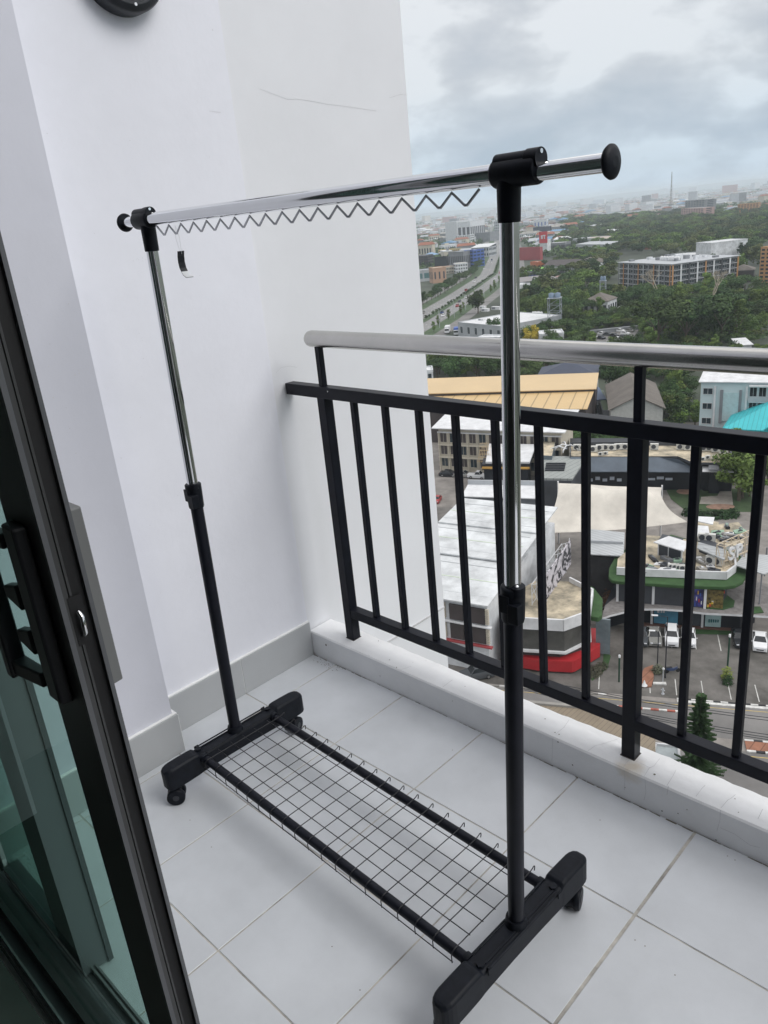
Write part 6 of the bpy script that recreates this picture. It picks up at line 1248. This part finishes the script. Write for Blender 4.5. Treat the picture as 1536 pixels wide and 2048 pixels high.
if len(cand) > 290: tag(merged('woodland', [(a_, b2, s) for _, a_, b2, s in cand[290:]], 700, FARL), 'thick green woodland behind the nearer trees around the hotel block', 'woodland', kind='stuff')
und = []
for P, step, s0, s1 in [b_ for b_ in BELTS if b_[1] < 10]:
    W3 = [at(u, v, 0) for u, v in P]; x0, x1, y0, y1 = min(p.x for p in W3), max(p.x for p in W3), min(p.y for p in W3), max(p.y for p in W3); st2 = 5.0 if step > 7 else 3.5; xx = x0
    while xx < x1:
        yy = y0
        while yy < y1:
            a_, b2 = xx+q.uniform(-.5, .5)*st2, yy+q.uniform(-.5, .5)*st2; u, v = project(a_, b2, G)
            if inpoly(u, v, P) and clear(a_, b2) and not near_road(a_, b2): und.append((a_, b2, q.uniform(.35, .75)))
            yy += st2
        xx += st2
q.shuffle(und); tag(merged('undergrowth', [(a_, b2, s) for a_, b2, s in und[:2200]], 260, FARL), 'low green undergrowth filling the ground between the trees', 'undergrowth', kind='stuff')
# two bare pale trees
for x, y, lb in ((640, 1190, 'bare forked pale tree before the hotel block'), (1090, 1240, 'tall leafless pale tree right of the forked one')):
    p = at(*z(2, x, y), 0); root = thing('bare_tree', lb, 'tree', (p.x, p.y, G), 0, 'bare trees'); mb = MB(); qq = random.Random(int(x))
    def br(p0, d, L_, r, dep):
        p1 = p0+d*L_; mb.tube([p0, p0.lerp(p1, .5)+Vector((qq.uniform(-.4, .4), qq.uniform(-.4, .4), 0)), p1], [r, r*.8, r*.6], BARE, n=5)
        if dep:
            for _ in range(3): br(p1, (d+Vector((qq.uniform(-.8, .8), qq.uniform(-.8, .8), qq.uniform(-.1, .5)))).normalized(), L_*.68, r*.6, dep-1)
    br(Vector((0, 0, 0)), Vector((-.15, 0, 1)).normalized(), 8, .5, 4); mb.build('branches', root)

# ------------------------------------------------------------------ far city: 250 small buildings, then the rest as one mass
hs2 = []; q = random.Random(99)
FW_ = [WH, LGREY, CREAM, WH, MGREY, PINK, WH]; FR_ = [WHT, LGREY, TERRA, WHT, CONCG, BRT, MGREY, WHT, mat('far_blue_roof', (.10, .22, .36), .6)]
protos = []
for i in range(14):
    w_, d_, h_ = q.uniform(10, 34), q.uniform(8, 18), q.choice([4, 5, 6, 7, 9, 12]); mb = MB(); mb.box(-w_/2, -d_/2, 0, w_/2, d_/2, h_, FW_[i % 7]); f_ = FR_[i % 9]
    if i % 3: mb.grid([[(-w_/2-.5, -d_/2-.5, h_+.01), (w_/2+.5, -d_/2-.5, h_+.01), (w_/2+.5, d_/2+.5, h_+.01), (-w_/2-.5, d_/2+.5, h_+.01)], [(-w_/2+1, -.3, h_+2.6), (w_/2-1, -.3, h_+2.6), (w_/2-1, .3, h_+2.6), (-w_/2+1, .3, h_+2.6)]], f_, smooth=False)
    else: mb.box(-w_/2-.2, -d_/2-.2, h_+.01, w_/2+.2, d_/2+.2, h_+.6, f_); mb.box(-w_/4, -d_/4, h_+.61, 0, 0, h_+2.5, FW_[(i+2) % 7])
    for k in range(int(w_/3)): mb.box(-w_/2+k*3+.8, -d_/2-.1, h_*.35, -w_/2+k*3+2.2, -d_/2+.01, h_*.75, WIN)
    protos.append(mb)
pdata = []
def far_ok(x, y): return clear(x, y) and not near_road(x, y, 40)
cnt = 0; tries = 0
while cnt < 240 and tries < 20000:
    tries += 1; u = q.uniform(840, 1560); hv = 430-(u-840)*.099; v = hv+8+q.random()**1.5*85
    if u > 1150 and v > hv+62: continue
    if 1180 < u and v > hv+40 and q.random() < .8: continue
    p = at(u, v, 0); D_ = (p-CAM).length
    if not far_ok(p.x, p.y) or D_ < 450 or D_ > 5200: continue
    i = q.randrange(14)
    if i >= len(pdata) or True:
        while len(pdata) <= i: pdata.append(None)
    if pdata[i] is None: o = protos[i].build('far_house'); pdata[i] = o.data
    else: o = bpy.data.objects.new('far_house', pdata[i]); C.objects.link(o)
    sc__ = 1+D_/4500; o.location = (p.x, p.y, G); o.rotation_euler = (0, 0, q.choice([.3, .6, 1.0, 2.2, 2.6])+q.uniform(-.2, .2)); o.scale = (sc__, sc__, 1+q.random()*.5)
    tag(o, 'small low building among the trees of the distant town', 'house', 'buildings of the distant town'); FOOT.append((p.x-14, p.y-14, 0, 28, 28, 0)); cnt += 1
mb = MB()
for i in range(3600):
    u = q.uniform(830, 1570); hv = 430-(u-840)*.099; v = hv+1.6+q.random()**1.6*40; p = at(u, v, 0); D_ = (p-CAM).length
    if D_ > 13000 or D_ < 900 or near_road(p.x, p.y, 45): continue
    s = 1+D_/2600; w_, d_, h_ = q.uniform(5, 15)*s, q.uniform(4, 8)*s, q.uniform(3, 7)*(1+D_/6000)
    a0 = q.choice([.3, .6, 1.0, 2.2, 2.6]); c_, s_ = math.cos(a0), math.sin(a0); P = [(p.x+c_*x-s_*y, p.y+s_*x+c_*y) for x, y in ((-w_, -d_), (w_, -d_), (w_, d_), (-w_, d_))]
    if q.random() < .03: h_ *= 4
    mb.prism(P, G, G+h_, FW_[i % 7], top=FR_[i % 9])
tag(mb.build('far_town'), 'hazy mass of tiny roofs reaching the horizon', 'town', kind='stuff')
mb = MB()
for i in range(15000):
    u = q.uniform(830, 1570); hv = 430-(u-840)*.099; v = hv+1.2+q.random()**1.5*110; p = at(u, v, 0); D_ = (p-CAM).length
    if D_ > 14000 or D_ < 420 or near_road(p.x, p.y, 36): continue
    if D_ < 1600 and not clear(p.x, p.y): continue
    s = (2.2+D_/600)*q.uniform(.7, 1.3); h_ = q.uniform(2, 6)*(1+D_/9000)
    for k in range(5):
        c_ = Vector((p.x+q.uniform(-1, 1)*s, p.y+q.uniform(-1, 1)*s, G+h_*q.uniform(.4, 1))); t1 = Vector((q.gauss(0, 1), q.gauss(0, 1), q.gauss(0, .5))).normalized(); t2 = Vector((q.gauss(0, 1), q.gauss(0, 1), q.gauss(0, .6))).normalized(); r_ = s*q.uniform(.35, .8)
        mb.face([c_+t1*r_, c_+t2*r_*.8, c_-t1*r_, c_-t2*r_*.8], (LEAF_FAR if 'LEAF_FAR' in globals() else LEAF))
tag(mb.build('far_woodland'), 'dark green woodland between the distant roofs', 'woodland', kind='stuff')
# hills under the horizon haze
mb = MB(); rows = []; fr_ = Vector((FW.x, FW.y, 0)).normalized(); rt_ = Vector((fr_.y, -fr_.x, 0)); HILL = mat('hill', (.05, .07, .05), .95)
for j in range(7):
    row = []
    for i in range(61):
        a0 = -9000+i*400; prof = max(0, math.sin(i*.35)*30+math.sin(i*.9+1)*15+55+(18 if i > 25 else -15)); p = CAM+fr_*(15500+j*450)+rt_*a0; row.append((p.x, p.y, G+prof*math.sin(math.pi*j/6)))
    rows.append(row)
mb.grid(rows, HILL, closed=False); tag(mb.build('hills'), kind='structure')
# ------------------------------------------------------------------ haze
hz = MB(); HZM = bpy.data.materials.new('haze_air'); HZM.use_nodes = True; n = HZM.node_tree.nodes; n.remove(n['Principled BSDF']); pv = n.new('ShaderNodeVolumePrincipled'); pv.inputs['Color'].default_value = (.84, .93, 1, 1); pv.inputs['Density'].default_value = 1.4e-4; pv.inputs['Anisotropy'].default_value = .2
HZM.node_tree.links.new(pv.outputs[0], n['Material Output'].inputs['Volume'])
hz.box(-25000, -25000, G-14, 25000, 25000, G+125, HZM); o = hz.build('haze'); tag(o, 'pale even haze lying over the town and hills', 'haze', kind='stuff')
for o in list(C.objects):
    for k_ in ('W', 'D'):
        if k_ in o: del o[k_]
